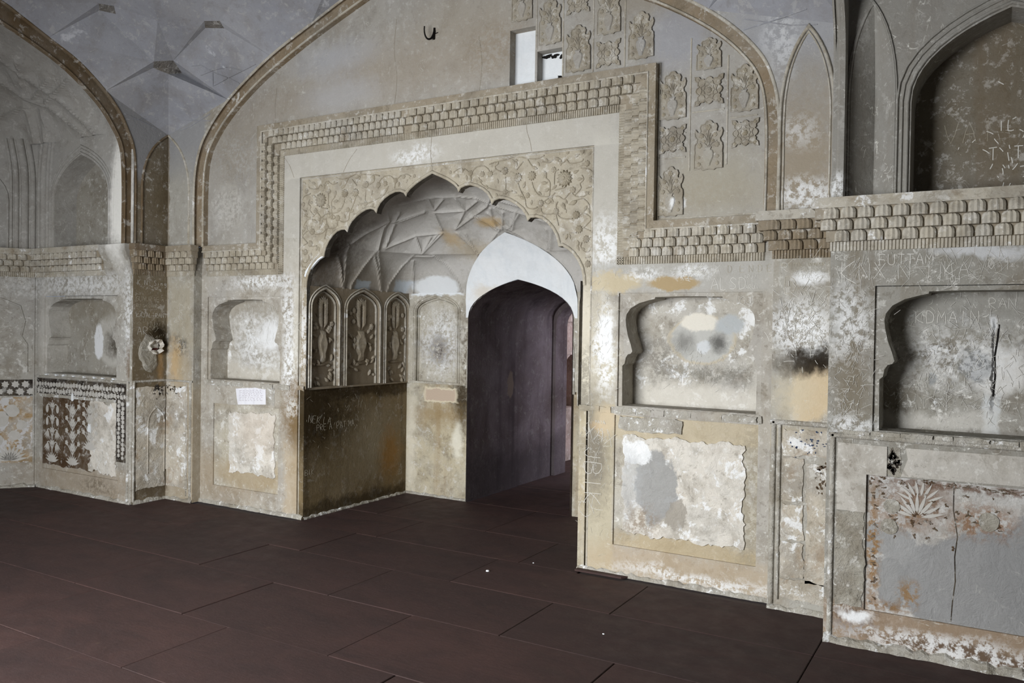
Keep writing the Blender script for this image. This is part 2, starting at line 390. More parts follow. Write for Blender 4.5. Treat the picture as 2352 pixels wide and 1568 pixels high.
m_niche = plaster('niche_back', (188, 182, 168), (208, 204, 194), fl=0.60, ns=3.0, scr=0.8, grain=0.22, white=(W1, 0.57, 7.0, 0.8), bump=0.4,
  blobs=[('e', (2.02, 0, 1.55), (0.22, 0, 0.16), (196, 180, 146), 0.9, 0.05, 1, 0), ('e', (2.02, 0, 1.55), (0.205, 0, 0.148), (186, 186, 180), 0.95, 0.06, 1, 0),
  ('e', (2.0, 0, 1.66), (0.12, 0, 0.06), (224, 218, 202), 0.95, 0.12, 1, 0), ('e', (2.03, 0, 1.50), (0.05, 0, 0.04), (206, 210, 212), 0.9, 0.15, 1, 0),
  ('e', (2.13, 0, 1.53), (0.05, 0, 0.05), (70, 68, 64), 0.8, 0.7, 1, 0), ('e', (1.9, 0, 1.53), (0.06, 0, 0.06), (112, 110, 104), 0.7, 0.7, 1, 0),
  ('e', (2.2, 0, 1.65), (0.09, 0, 0.06), (176, 182, 184), 0.9, 0.2, 1, 0), ('e', (1.75, 0, 1.4), (0.1, 0, 0.15), (120, 114, 102), 0.7, 0.5, 2, 1),
  ('e', (2.1, 0, 1.33), (0.3, 0, 0.06), (122, 118, 106), 0.7, 0.5, 2, 1), ('b', (2.0, 0, 1.16), (0.5, 0, 0.08), (216, 210, 196), 0.7, 0.5, 2, 0),
  ('e', (-2.0, 0, 1.45), (0.35, 0, 0.32), W1, 0.55, 0.4, 2, 1), ('e', (-1.7, 0, 1.42), (0.09, 0, 0.07), (116, 92, 56), 0.85, 0.5, 2, 0),
  ('e', (-1.85, 0, 1.5), (0.2, 0, 0.12), W1, 0.8, 0.35, 2, 0), ('b', (-1.95, 0, 1.77), (0.5, 0, 0.08), (150, 140, 120), 0.6, 0.4, 2, 0),
  ('b', (-1.95, 0, 1.16), (0.5, 0, 0.06), (198, 190, 172), 0.6, 0.5, 2, 0)])
m_strip = plaster('plaster_corner', (172, 168, 156), (188, 184, 172), fl=0.50, ns=2.2, scr=0.45, grain=0.22, streak=((148, 130, 98), 0.4, 7),
  blobs=[('b', (2.7, 0, 3.3), (0.3, 0, 1.0), (160, 157, 152), 0.8, 0.1, 2, 0), ('b', (2.6, 0, 3.6), (0.4, 0, 0.42), (164, 166, 172), 0.75, 0.25, 2, 0), ('e', (2.68, 0, 2.6), (0.2, 0, 0.35), (156, 138, 108), 0.7, 0.6, 2, 0),
  ('e', (2.72, 0, 2.38), (0.2, 0, 0.09), W1, 0.8, 0.5, 2, 1), ('e', (2.66, 0, 2.75), (0.1, 0, 0.1), (206, 204, 200), 0.7, 0.5, 2, 1),
  ('e', (2.55, 0, 3.3), (0.1, 0, 0.2), (206, 208, 210), 0.8, 0.5, 2, 1),
  ('e', (2.70, 0, 1.63), (0.17, 0, 0.15), W1, 0.95, 0.45, 2, 1), ('e', (2.74, 0, 1.915), (0.09, 0, 0.035), W1, 0.95, 0.4, 1, 0),
  ('e', (2.76, 0, 1.27), (0.13, 0, 0.17), (212, 186, 142), 0.85, 0.2, 2, 0), ('e', (2.64, 0, 1.25), (0.1, 0, 0.14), (206, 192, 160), 0.6, 0.5, 2, 0),
  ('e', (2.72, 0, 1.43), (0.13, 0, 0.07), (52, 44, 34), 0.92, 0.55, 2, 0), ('e', (2.80, 0, 1.46), (0.10, 0, 0.06), (40, 32, 22), 0.9, 0.5, 2, 0),
  ('b', (2.7, 0, 1.0), (0.3, 0, 0.06), (178, 166, 140), 0.7, 0.2, 1, 0),
  ('b', (-2.7, 0, 3.55), (0.3, 1, 0.62), (148, 149, 152), 0.8, 0.1, 2, 0),
  # left corner, strip facing the room and its return (y from -0.43 to -0.085)
  ('b', (-2.91, 0, 1.56), (0.02, 0, 0.48), (146, 132, 106), 0.85, 0.2, 1, 0), ('b', (-2.72, 0, 1.7), (0.165, 0, 0.3), (170, 158, 130), 0.6, 0.3, 2, 0),
  ('e', (-2.9, -0.17, 1.46), (0.06, 0.10, 0.14), (34, 26, 14), 0.95, 0.45, 1, 0), ('e', (-2.72, 0, 1.40), (0.10, 0.3, 0.1), (46, 36, 20), 0.92, 0.45, 2, 1),
  ('e', (-2.78, 0, 1.25), (0.09, 0.3, 0.2), (196, 160, 104), 0.8, 0.45, 2, 0), ('e', (-2.66, 0, 1.2), (0.08, 0.3, 0.16), (176, 156, 120), 0.6, 0.5, 2, 0),
  ('e', (-2.9, -0.16, 1.27), (0.05, 0.04, 0.14), (190, 142, 78), 0.8, 0.4, 1, 0),
  ('b', (-2.75, 0, 0.5), (0.3, 0, 0.56), (170, 150, 116), 0.55, 0.1, 1, 0), ('e', (-2.9, -0.2, 0.15), (0.05, 0.25, 0.14), (96, 78, 56), 0.7, 0.5, 2, 0),
  ('b', (-2.9, -0.22, 2.8), (0.02, 0.3, 0.5), (132, 116, 92), 0.8, 0.2, 1, 0), ('b', (-2.72, 0, 2.7), (0.165, 0, 0.4), (168, 164, 152), 0.5, 0.3, 2, 0)])
m_strpan = plaster('corner_dado', (196, 184, 162), (214, 206, 190), fl=0.80, ns=4.0, grain=0.3, white=(W1, 0.56, 7.0, 0.8), coarse=1.3, bump=0.6, dark=((150, 122, 88), 0.56, 6.0, 0.6))
m_bayL = plaster('plaster_left_bay', (170, 164, 150), (190, 187, 178), fl=0.50, ns=2.0, scr=0.5, grain=0.25, white=(W2, 0.64, 5.0, 0.6),
  blobs=[('b', (-3.8, 0, 3.4), (1.2, 0, 1.1), (176, 174, 170), 0.45, 0.1, 2, 0), ('e', (-3.07, 0, 2.7), (0.16, 0, 0.55), (232, 230, 222), 0.95, 0.25, 2, 0),
  ('e', (-2.96, 0, 1.6), (0.06, 0, 0.4), W1, 0.75, 0.5, 2, 1), ('e', (-2.94, 0, 1.25), (0.05, 0, 0.18), (112, 84, 48), 0.7, 0.5, 2, 0),
  ('b', (-3.7, 0, 1.95), (0.75, 0, 0.09), W1, 0.6, 0.5, 2, 1), ('e', (-4.25, 0, 1.5), (0.1, 0, 0.4), (208, 204, 194), 0.6, 0.5, 2, 0),
  ('b', (-3.6, 0, 0.12), (0.8, 0, 0.14), (160, 140, 112), 0.6, 0.4, 2, 0), ('e', (-3.4, 0, 0.1), (0.3, 0, 0.07), (110, 96, 76), 0.7, 0.5, 2, 1)])
m_nicL = plaster('niche_back_left_bay', (160, 154, 140), (178, 174, 162), 3.0, scr=0.6, grain=0.25, white=(W2, 0.64, 6.0, 0.5),
  blobs=[('e', (-3.5, 0, 1.45), (0.26, 0, 0.26), (186, 182, 172), 0.8, 0.08, 1, 0), ('e', (-3.45, 0, 1.40), (0.15, 0, 0.1), (70, 60, 44), 0.85, 0.6, 2, 0),
  ('e', (-3.72, 0, 1.42), (0.07, 0, 0.17), (222, 224, 226), 0.95, 0.1, 1, 0), ('b', (-3.7, 0, 1.75), (0.6, 0, 0.1), (132, 122, 102), 0.6, 0.5, 2, 0)])
m_bayR = plaster('plaster_right_bay', (150, 147, 136), (172, 169, 158), fl=0.60, ns=2.2, scr=0.9, grain=0.28, white=(W2, 0.63, 8.0, 0.5), streak=((126, 112, 88), 0.5, 8),
  blobs=[('b', (3.8, 0, 3.4), (1.2, 0, 1.1), (146, 143, 136), 0.55, 0.1, 2, 0), ('e', (2.93, 0, 2.35), (0.05, 0, 0.08), W1, 0.8, 0.4, 1, 1), ('e', (3.0, 0, 1.65), (0.1, 0, 0.2), W1, 0.7, 0.5, 2, 1),
  ('e', (3.0, 0, 1.35), (0.1, 0, 0.2), (120, 108, 86), 0.7, 0.5, 2, 0), ('e', (3.0, 0, 1.15), (0.12, 0, 0.06), W1, 0.7, 0.5, 2, 1),
  ('e', (3.6, 0, 2.0), (0.2, 0, 0.04), (204, 206, 208), 0.8, 0.4, 2, 0),
  ('b', (3.5, 0, 0.1), (0.7, 0, 0.12), (158, 128, 96), 0.75, 0.3, 2, 0), ('e', (3.05, 0, 0.13), (0.12, 0, 0.1), (96, 66, 42), 0.8, 0.4, 2, 1),
  ('e', (3.06, 0, 0.16), (0.08, 0, 0.03), W1, 0.95, 0.4, 2, 0), ('e', (3.5, 0, 0.07), (0.5, 0, 0.06), W1, 0.8, 0.5, 2, 1), ('e', (3.6, 0, 0.05), (0.4, 0, 0.05), (84, 60, 44), 0.7, 0.4, 2, 2)])
m_nicR = plaster('niche_back_right_bay', (160, 156, 144), (182, 179, 168), fl=0.80, ns=3.0, scr=1.0, grain=0.3, white=(W1, 0.60, 9.0, 0.7), dark=((92, 82, 66), 0.53, 9.0, 0.7),
  blobs=[('b', (3.7, 0, 1.74), (0.6, 0, 0.1), (150, 148, 140), 0.75, 0.4, 2, 0), ('e', (3.67, 0, 1.42), (0.13, 0, 0.13), (212, 210, 204), 0.95, 0.25, 2, 0),
  ('e', (3.56, 0, 1.45), (0.07, 0, 0.08), (128, 130, 130), 0.95, 0.2, 2, 0), ('e', (3.37, 0, 1.38), (0.022, 0, 0.035), (132, 134, 132), 0.95, 0.15, 1, 0),
  ('b', (3.64, 0, 1.2), (0.035, 0, 0.1), (206, 210, 210), 0.9, 0.3, 1, 0), ('b', (3.4, 0, 1.15), (0.25, 0, 0.05), (206, 202, 192), 0.7, 0.5, 2, 0),
  ('e', (3.5, 0, 1.5), (0.3, 0, 0.15), W1, 0.5, 0.5, 2, 1), ('e', (3.64, 0, 1.66), (0.02, 0, 0.05), (214, 216, 216), 0.95, 0.2, 1, 0), ('b', (3.64, 0, 1.45), (0.006, 0, 0.2), (60, 58, 56), 0.9, 0.3, 1, 0)])
m_drkR = plaster('arch_niche_right_shaded', (118, 108, 90), (132, 124, 106), 1.6, scr=0.4, grain=0.25, streak=((118, 96, 66), 0.6, 3))  # shade inside the niche is put into this darker plaster colour
m_dadR = plaster('painted_dado_right', (196, 194, 188), (212, 210, 206), 3.0, scr=0.3, grain=0.2, coarse=0.8, bump=0.5,
  blobs=[('e', (3.66, 0, 0.38), (0.42, 0, 0.27), (142, 142, 141), 0.92, 0.04, 2, 0), ('e', (3.22, 0, 0.55), (0.12, 0, 0.10), (150, 150, 148), 0.9, 0.05, 2, 0),
  ('e', (3.22, 0, 0.34), (0.08, 0, 0.12), (144, 144, 142), 0.9, 0.05, 2, 0), ('e', (4.0, 0, 0.5), (0.4, 0, 0.28), (140, 140, 139), 0.9, 0.06, 2, 0),
  ('e', (3.13, 0, 0.5), (0.035, 0, 0.32), (148, 104, 48), 0.9, 0.5, 1, 1), ('e', (3.27, 0, 0.72), (0.13, 0, 0.09), (132, 92, 50), 0.9, 0.5, 2, 1), ('e', (3.36, 0, 0.76), (0.12, 0, 0.08), (118, 82, 48), 0.85, 0.5, 2, 2), ('e', (3.33, 0, 0.82), (0.14, 0, 0.05), (116, 78, 44), 0.85, 0.6, 2, 1),
  ('e', (3.3, 0, 0.3), (0.05, 0, 0.07), (150, 108, 54), 0.85, 0.5, 1, 1), ('e', (3.62, 0, 0.7), (0.13, 0, 0.08), (138, 92, 52), 0.85, 0.5, 2, 1), ('b', (3.6, 0, 0.86), (0.5, 0, 0.02), (104, 66, 40), 0.8, 0.5, 1, 1),
  ('e', (3.2, 0, 0.22), (0.1, 0, 0.03), (140, 98, 48), 0.85, 0.5, 1, 1)])
m_dadR2 = plaster('dado_frame_right', (190, 184, 172), (206, 201, 190), 2.4, scr=0.25, grain=0.15)
m_dadRough = plaster('dado_rough_right', (164, 158, 142), (180, 174, 158), 4.0, grain=0.35, coarse=2.0, bump=0.8, dark=((104, 94, 76), 0.58, 12.0, 0.7))
m_vault = plaster('vault_plaster', (146, 148, 156), (174, 177, 186), fl=0.05, ns=1.2, mott=0.5, grain=0.18, white=((206, 208, 214), 0.64, 3.0, 0.6), bump=0.25, streak=((146, 142, 138), 0.3, 3))
m_hub = plaster('vault_hub', (120, 116, 112), (146, 142, 136), 9.0, grain=0.5, coarse=2.0, bump=1.0)
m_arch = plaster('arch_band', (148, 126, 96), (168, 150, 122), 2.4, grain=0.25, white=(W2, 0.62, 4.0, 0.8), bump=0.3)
m_archd = plaster('arch_band_shaded', (110, 87, 58), (132, 109, 78), fl=0.05, ns=2.4, grain=0.3, white=(W2, 0.74, 5.0, 0.5), bump=0.3)  # brown band of the left arch, with part of its shade mixed into the colour
m_alc = plaster('alcove_panels', (166, 152, 128), (186, 174, 152), 3.0, grain=0.3, mott=0.6, white=(W2, 0.62, 12.0, 0.6), streak=((104, 88, 62), 0.6, 8),
  blobs=[('b', (-1.3, 0.66, 1.5), (0.3, 1.0, 0.7), (140, 122, 94), 0.6, 0.4, 2, 0), ('e', (-1.25, 0.42, 1.35), (0.3, 0.07, 0.25), (206, 204, 196), 0.8, 0.5, 2, 1), ('e', (-1.25, 0.04, 1.4), (0.3, 0.06, 0.4), (40, 32, 22), 0.7, 0.5, 2, 0)])
m_alcb = plaster('alcove_back_panels', (186, 178, 158), (204, 198, 182), fl=0.70, ns=3.0, scr=0.4, grain=0.25, white=(W1, 0.62, 9.0, 0.8),
  blobs=[('e', (-0.87, 1.4, 1.42), (0.2, 0.4, 0.2), (96, 72, 42), 0.8, 0.5, 2, 1), ('e', (-0.87, 1.4, 1.45), (0.22, 0.4, 0.3), W1, 0.75, 0.4, 2, 1), ('e', (-0.88, 1.4, 1.4), (0.1, 0.4, 0.12), (66, 46, 26), 0.85, 0.6, 2, 1), ('e', (-0.57, 1.4, 1.3), (0.05, 0.4, 0.3), (84, 66, 42), 0.7, 0.5, 2, 2),
  ('b', (-0.9, 1.4, 1.98), (0.29, 0.4, 0.07), (224, 230, 234), 0.95, 0.12, 1, 0)])
m_alcl = plaster('alcove_dado', (196, 182, 148), (210, 200, 172), 2.4, scr=0.25, grain=0.25, streak=((150, 118, 70), 0.5, 7), white=(W2, 0.66, 5, 0.5),
  blobs=[('e', (-0.6, 1.4, 0.92), (0.12, 0.3, 0.26), (58, 44, 24), 0.9, 0.55, 2, 0), ('e', (-0.9, 1.4, 0.78), (0.3, 0.3, 0.1), (146, 116, 66), 0.6, 0.6, 2, 0),
  ('e', (-0.66, 1.4, 0.55), (0.06, 0.3, 0.15), (226, 220, 198), 0.8, 0.4, 2, 0), ('b', (-0.86, 1.4, 0.97), (0.19, 0.3, 0.07), (214, 200, 168), 0.95, 0.08, 1, 0), ('b', (-0.86, 1.4, 0.97), (0.17, 0.3, 0.055), (190, 166, 142), 0.95, 0.08, 1, 0),
  ('e', (-1.2, 1.4, 0.5), (0.06, 0.3, 0.5), (216, 208, 186), 0.6, 0.5, 2, 0)])
m_soot = plaster('alcove_soot', (116, 96, 60), (146, 124, 84), fl=0.08, ns=2.6, scr=0.12, grain=0.3, mott=0.45, streak=((66, 52, 30), 0.6, 6), rough=0.8,
  blobs=[('e', (-1.25, 0.1, 0.85), (0.4, 0.5, 0.35), (48, 37, 20), 0.85, 0.6, 2, 0), ('e', (-1.25, 0.95, 0.55), (0.4, 0.28, 0.25), (152, 140, 112), 0.7, 0.7, 2, 0), ('e', (-1.25, 1.12, 0.42), (0.4, 0.13, 0.2), (150, 104, 40), 0.8, 0.6, 2, 0),
  ('b', (-1.25, 0.7, 1.03), (0.4, 0.9, 0.06), (58, 46, 28), 0.8, 0.5, 2, 0), ('e', (-1.25, 0.5, 0.35), (0.4, 0.3, 0.2), (128, 112, 80), 0.5, 0.7, 2, 0), ('b', (-1.25, 0.7, 0.04), (0.4, 0.9, 0.06), (50, 40, 26), 0.7, 0.6, 2, 0)])
m_alv = plaster('alcove_vault', (182, 178, 170), (204, 201, 195), fl=0.10, ns=2.4, grain=0.15, mott=0.5, white=(W2, 0.66, 7.0, 0.5), bump=0.3,
  blobs=[('e', (-1.15, 0.05, 2.2), (0.40, 0.36, 0.42), (62, 50, 40), 0.85, 0.5, 2, 0), ('e', (-0.2, 0.0, 2.68), (0.55, 0.2, 0.2), (70, 58, 52), 0.7, 0.5, 2, 0), ('e', (-1.25, 0.7, 1.95), (0.3, 0.7, 0.2), (130, 116, 94), 0.6, 0.5, 2, 0),
  ('e', (-0.12, 1.0, 2.51), (0.12, 0.2, 0.04), (186, 150, 88), 0.8, 0.4, 1, 0), ('e', (-0.55, 1.05, 2.40), (0.08, 0.2, 0.06), (194, 158, 96), 0.6, 0.5, 2, 0), ('e', (-0.4, 1.15, 2.3), (0.2, 0.3, 0.08), (166, 146, 108), 0.6, 0.5, 2, 0),
  ('b', (-1.25, 0.69, 1.97), (0.3, 0.10, 0.04), (178, 190, 200), 0.85, 0.15, 1, 0), ('b', (-1.22, 1.22, 1.98), (0.25, 0.08, 0.06), (178, 190, 200), 0.8, 0.2, 1, 0), ('e', (-0.9, 1.3, 1.98), (0.25, 0.4, 0.11), (222, 227, 230), 0.85, 0.1, 1, 0)])
m_tymp = plaster('tympanum_white', (226, 232, 236), (238, 242, 244), fl=0.00, ns=4.0, grain=0.06, streak=((206, 214, 220), 0.5, 9), bump=0.3, blobs=[('e', (-0.35, 1.3, 1.92), (0.14, 0.4, 0.07), (216, 204, 184), 0.7, 0.5, 2, 0)], mott=0.15)
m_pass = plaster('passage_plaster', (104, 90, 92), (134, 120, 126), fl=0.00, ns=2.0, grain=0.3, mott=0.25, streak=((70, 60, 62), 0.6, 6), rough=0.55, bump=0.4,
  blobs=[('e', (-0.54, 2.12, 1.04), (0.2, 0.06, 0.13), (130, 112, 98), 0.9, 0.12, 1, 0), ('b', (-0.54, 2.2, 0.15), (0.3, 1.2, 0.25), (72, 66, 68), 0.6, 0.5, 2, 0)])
m_far = plaster('far_room_plaster', (186, 158, 146), (200, 176, 162), 2.0, grain=0.2, white=((216, 196, 186), 0.62, 4, 0.6))
m_back = plaster('plain_plaster', (160, 152, 136), (176, 170, 156), 1.5)
m_skirt = plaster('skirting_lime', (170, 164, 148), (200, 195, 182), fl=0.60, ns=6.0, grain=0.35, white=(W1, 0.58, 10, 0.8), coarse=1.5, bump=0.7)
m_scr = plaster('scratch_white', (216, 213, 202), (226, 224, 216), 9, grain=0.05, bump=0.05, mott=0.15)
m_scd = plaster('scratch_dim', (182, 172, 148), (196, 188, 166), 9, grain=0.05, bump=0.05, mott=0.15)
m_ink = plaster('paint_dark', (44, 38, 34), (58, 50, 44), 9, grain=0.1, bump=0.1, white=((150, 140, 124), 0.62, 20, 0.7))
m_brn = plaster('paint_brown', (78, 56, 36), (98, 74, 50), 9, grain=0.1, bump=0.1, white=((170, 158, 140), 0.64, 16, 0.7))
m_pal = plaster('paint_pale', (186, 182, 172), (200, 196, 188), 9, grain=0.15, bump=0.1, mott=0.15)
m_ochre = plaster('paint_ochre', (176, 140, 88), (196, 186, 170), 7, grain=0.2, white=((200, 200, 200), 0.50, 8, 0.9), bump=0.3)
m_paper = plaster('paper', (222, 222, 230), (232, 232, 238), 9, grain=0.06, bump=0.1, streak=((200, 198, 206), 0.5, 30), mott=0.15)
def flat(name, c, rough=0.7, metal=0.0):
    k = NT(name); g = k.n.new('ShaderNodeNewGeometry')
    n = k.noise(g.outputs['Position'], 60, 4, 0.6)
    k.lk(k.mix(k.mr(n.outputs[0], 0.3, 0.7, 0, 0.35), lin(c), tuple(x * 0.5 for x in lin(c)[:3]) + (1,)), k.b.inputs['Base Color'])
    k.b.inputs['Specular IOR Level'].default_value = 0.3
    k.b.inputs['Roughness'].default_value = rough; k.b.inputs['Metallic'].default_value = metal
    return k.m
m_iron = flat('black_iron', (26, 23, 21), 0.6, 0.6)
m_black = flat('void_black', (20, 17, 15), 0.95)
def stone(name, c1, c2, c3):
    k = NT(name); k.b.inputs['Specular IOR Level'].default_value = 0.3; g = k.n.new('ShaderNodeNewGeometry'); oi = k.n.new('ShaderNodeObjectInfo')
    pos = g.outputs['Position']
    off = k.vm('ADD', k.vm('MULTIPLY', pos, (1.0, 2.2, 1.0)), k.vm('SCALE', oi.outputs['Location'], None))
    col = k.mix(k.mr(k.noise(off, 1.6, 8, 0.7, 0.8).outputs[0], 0.32, 0.68), lin(c1), lin(c2))
    col = k.mix(k.mr(oi.outputs['Random'], 0, 1, 0.0, 0.45), col, lin(c3))
    col = k.mix(k.mr(k.noise(pos, 34, 6, 0.7).outputs[0], 0.56, 0.70, 0, 0.28), col, lin((84, 68, 66)))
    col = k.mix(k.mr(k.noise(pos, 2.2, 7, 0.7, 1.0).outputs[0], 0.67, 0.72, 0, 0.30), col, lin((96, 80, 64)))
    k.lk(col, k.b.inputs['Base Color'])
    k.lk(k.mr(k.noise(pos, 8, 5, 0.6).outputs[0], 0.3, 0.7, 0.62, 0.85), k.b.inputs['Roughness'])
    bp = k.n.new('ShaderNodeBump'); bp.inputs['Strength'].default_value = 0.25; bp.inputs['Distance'].default_value = 0.006
    k.lk(k.noise(off, 22, 7, 0.7).outputs[0], bp.inputs['Height']); k.lk(bp.outputs[0], k.b.inputs['Normal'])
    return k.m
m_stone = stone('red_sandstone', (54, 40, 38), (72, 51, 47), (46, 36, 35))
m_joint = flat('joint_mortar', (84, 74, 70), 0.95)

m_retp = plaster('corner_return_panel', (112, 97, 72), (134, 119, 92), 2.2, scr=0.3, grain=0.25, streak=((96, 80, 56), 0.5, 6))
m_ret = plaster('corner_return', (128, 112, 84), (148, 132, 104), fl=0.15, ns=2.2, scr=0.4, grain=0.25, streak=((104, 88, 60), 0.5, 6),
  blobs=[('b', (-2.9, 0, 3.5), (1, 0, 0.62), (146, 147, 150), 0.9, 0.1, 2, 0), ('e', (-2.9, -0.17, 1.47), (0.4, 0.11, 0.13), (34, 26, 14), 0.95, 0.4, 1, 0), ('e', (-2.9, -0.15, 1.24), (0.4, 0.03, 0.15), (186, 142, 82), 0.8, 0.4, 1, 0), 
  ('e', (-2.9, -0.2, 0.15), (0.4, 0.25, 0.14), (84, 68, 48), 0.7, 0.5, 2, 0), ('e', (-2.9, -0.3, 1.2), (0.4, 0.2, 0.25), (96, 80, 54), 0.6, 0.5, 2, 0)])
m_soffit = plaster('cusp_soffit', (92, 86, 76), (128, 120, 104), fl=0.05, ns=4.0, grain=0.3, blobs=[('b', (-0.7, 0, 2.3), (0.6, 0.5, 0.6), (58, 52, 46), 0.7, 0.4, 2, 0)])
# ---------------------------------------------------------------- floor of sandstone slabs
floor = MB().box(lambda u, v, w: (u, v, w), -6.2, 6.2, -6.6, 9.0, -0.20, -0.012).obj('floor', m_joint)
tag(floor, 'dark red sandstone floor of large rectangular slabs across the hall', 'floor', 'structure')
YR = [-6.0, -5.31, -4.62, -3.93, -3.24, -2.61, -1.99, -1.315, -0.695, -0.09]
joint = {5: [-5.4, -4.3, -3.2, -2.1, -0.98, 0.175, 1.3, 2.4, 3.5, 4.6, 5.7], 6: [-5.4, -4.4, -3.3, -2.2, -1.2, -0.2, 0.88, 2.1, 3.2, 4.3, 5.4], 7: [-5.4, -4.3, -3.2, -2.0, -0.9, 0.25, 1.445, 2.9, 4.1, 5.2], 8: [-5.4, -4.2, -3.1, -1.9, -0.6, 0.70, 1.8, 2.9, 4.1, 5.2],
         4: [-5.4, -4.0, -2.8, -1.4, -0.5, 0.7, 1.9, 3.0, 4.2, 5.4]}
def slab(u0, u1, v0, v1, dz):
    g = 0.0022; e = 0.003
    m = MB(); a = [(u0 + g, v0 + g), (u1 - g, v0 + g), (u1 - g, v1 - g), (u0 + g, v1 - g)]
    cx, cy = (u0 + u1) / 2, (v0 + v1) / 2
    L = lambda q, z, k: (q[0] - cx + (k if q[0] < cx else -k), q[1] - cy + (k if q[1] < cy else -k), z)
    b0 = [L(q, -0.03, 0) for q in a]; b1 = [L(q, dz - e, 0) for q in a]; b2 = [L(q, dz, e) for q in a]
    m.v = b0 + b1 + b2
    for r in (0, 4):
        for i in range(4): m.f.append((r + i, r + (i + 1) % 4, r + 4 + (i + 1) % 4, r + 4 + i))
    m.f.append((8, 9, 10, 11))
    o = m.obj('floor_slab', m_stone, floor); o.location = (cx, cy, 0)
    return o
rs = random.Random(3)
for i in range(len(YR) - 1):
    xs = joint.get(i)
    if xs is None: xs = [-5.6 + 1.12 * k + rs.uniform(-.15, .15) + 0.5 * (i % 2) for k in range(11)]
    xs = [-6.2] + [x for x in xs if -6 < x < 6] + [6.2]
    for a, b in zip(xs[:-1], xs[1:]): slab(a, b, YR[i], YR[i + 1], rs.uniform(-0.004, 0.0))
for (v0, v1, xs) in ((-0.09, 0.52, [-1.3, -0.4, 0.855, 1.3]), (0.52, 1.37, [-1.3, -0.9, 0.2, 1.3]), (1.37, 2.3, [-0.6, 0.6]), (2.3, 3.32, [-0.6, 0.1, 0.6]), (3.32, 4.4, [-0.9, 0.3, 1.4, 2.6]), (4.4, 5.6, [-0.9, 0.1, 1.2, 2.6]), (5.6, 6.8, [-0.9, 0.4, 1.5, 2.6])):
    for a, b in zip(xs[:-1], xs[1:]): slab(a, b, v0, v1, rs.uniform(-0.004, 0.0))

# ---------------------------------------------------------------- profiles shared by walls
INN = [(2.455, 2.29), (2.455, 2.80), (2.42, 3.07), (2.31, 3.25), (2.11, 3.44), (1.79, 3.65), (1.44, 3.82), (1.08, 3.97), (0.62, 4.14), (0, 4.36)]
OUT = [(2.545, 2.29), (2.545, 2.85), (2.485, 3.13), (2.37, 3.31), (2.19, 3.485), (1.97, 3.64), (1.60, 3.845), (1.15, 4.03), (0.74, 4.19), (0, 4.45)]
INN = smooth_poly(INN, 5); OUT = smooth_poly(OUT, 5)
OUTL = smooth_poly([(2.573, 2.29), (2.573, 2.91), (2.554, 3.137), (2.498, 3.277), (2.414, 3.427), (2.272, 3.578), (2.041, 3.75), (1.788, 3.867), (1.551, 3.977), (1.42, 4.032), (.9, 4.21), (.45, 4.35), (0, 4.5)], 4)
INNL = smooth_poly([(2.481, 2.29), (2.481, 2.82), (2.458, 3.118), (2.375, 3.288), (2.234, 3.458), (1.968, 3.658), (1.685, 3.79), (1.423, 3.885), (1.15, 3.98), (.7, 4.14), (.35, 4.26), (.18, 4.32), (0, 4.38)], 4)
NICHE = [(.03, 1.112), (.027, 1.372), (.043, 1.387), (.05, 1.425), (.064, 1.447), (.085, 1.453), (.095, 1.468), (.083, 1.511), (.062, 1.571), (.049, 1.632), (.045, 1.672), (.051, 1.708), (.08, 1.748), (.136, 1.78), (.205, 1.799), (.243, 1.807), (.245, 1.818), (.381, 1.822)]
def niche_loop(c, hw):
    l = [(c - hw + e, z) for e, z in NICHE if e < hw]; return l + [(2 * c - u, z) for u, z in reversed(l)]
VN = 2.985    # half span of the square hall, centre at y = -2.985
def FH(side):
    """frame of a wall of the hall: u along the wall from its middle, w out from the pier plane"""
    if side == 'back': return lambda u, v, w: (u, -0.085 - w, v)
    if side == 'left': return lambda u, v, w: (-2.9 + w, -2.985 + u, v)
    if side == 'right': return lambda u, v, w: (2.9 - w, -2.985 + u, v)
    return lambda u, v, w: (u, -5.885 + w, v)

# ---------------------------------------------------------------- back wall
B = FY(0.0)
outer = [(1.333, 0), (2.56, 0), (2.56, 2.29)] + OUT[1:]
outer = outer + [(-u, v) for u, v in reversed(outer[:-1])]
outer = outer + [(-1.333, 2.825), (1.333, 2.825)]
NR = [rect(1.527, 2.45, 1.108, 1.845), rect(-2.45, -1.527, 1.108, 1.845)]
SLOT = [rect(0.672, 0.875, 3.30, 3.69), rect(0.892, 1.088, 3.305, 3.51)]
DR = rect(1.512, 2.44, 0.20, 1.05); DL = rect(-2.36, -1.55, 0.17, 0.90)
mb = MB(); mb.tri(B, [outer] + NR + SLOT + [DR, DL], 0.0)
for l in NR: mb.side(B, l, -0.014, 0)
for l in SLOT: mb.side(B, l, -0.075, 0)
for l in (DR, DL): mb.side(B, l, -0.012, 0)
mb.side(B, outer[-2:], -0.03, 0, False); mb.side(B, [(1.333, 2.825), (1.333, 0)], -0.03, 0, False); mb.side(B, [(-1.333, 0), (-1.333, 2.825)], -0.03, 0, False)
wall_back = mb.obj('wall_back', m_main)
tag(wall_back, 'weathered plaster back wall under the big blind arch with the cusped doorway', 'wall', 'structure')
for i, l in enumerate(SLOT):
    MB().slab(B, [[(u + (0.004 if u < 0.88 + 0.1 * i else -0.004) * 0, v) for u, v in l]], -0.09, -0.075).obj('slot_back', m_tymp, wall_back, label='white plastered back of a rectangular hole')
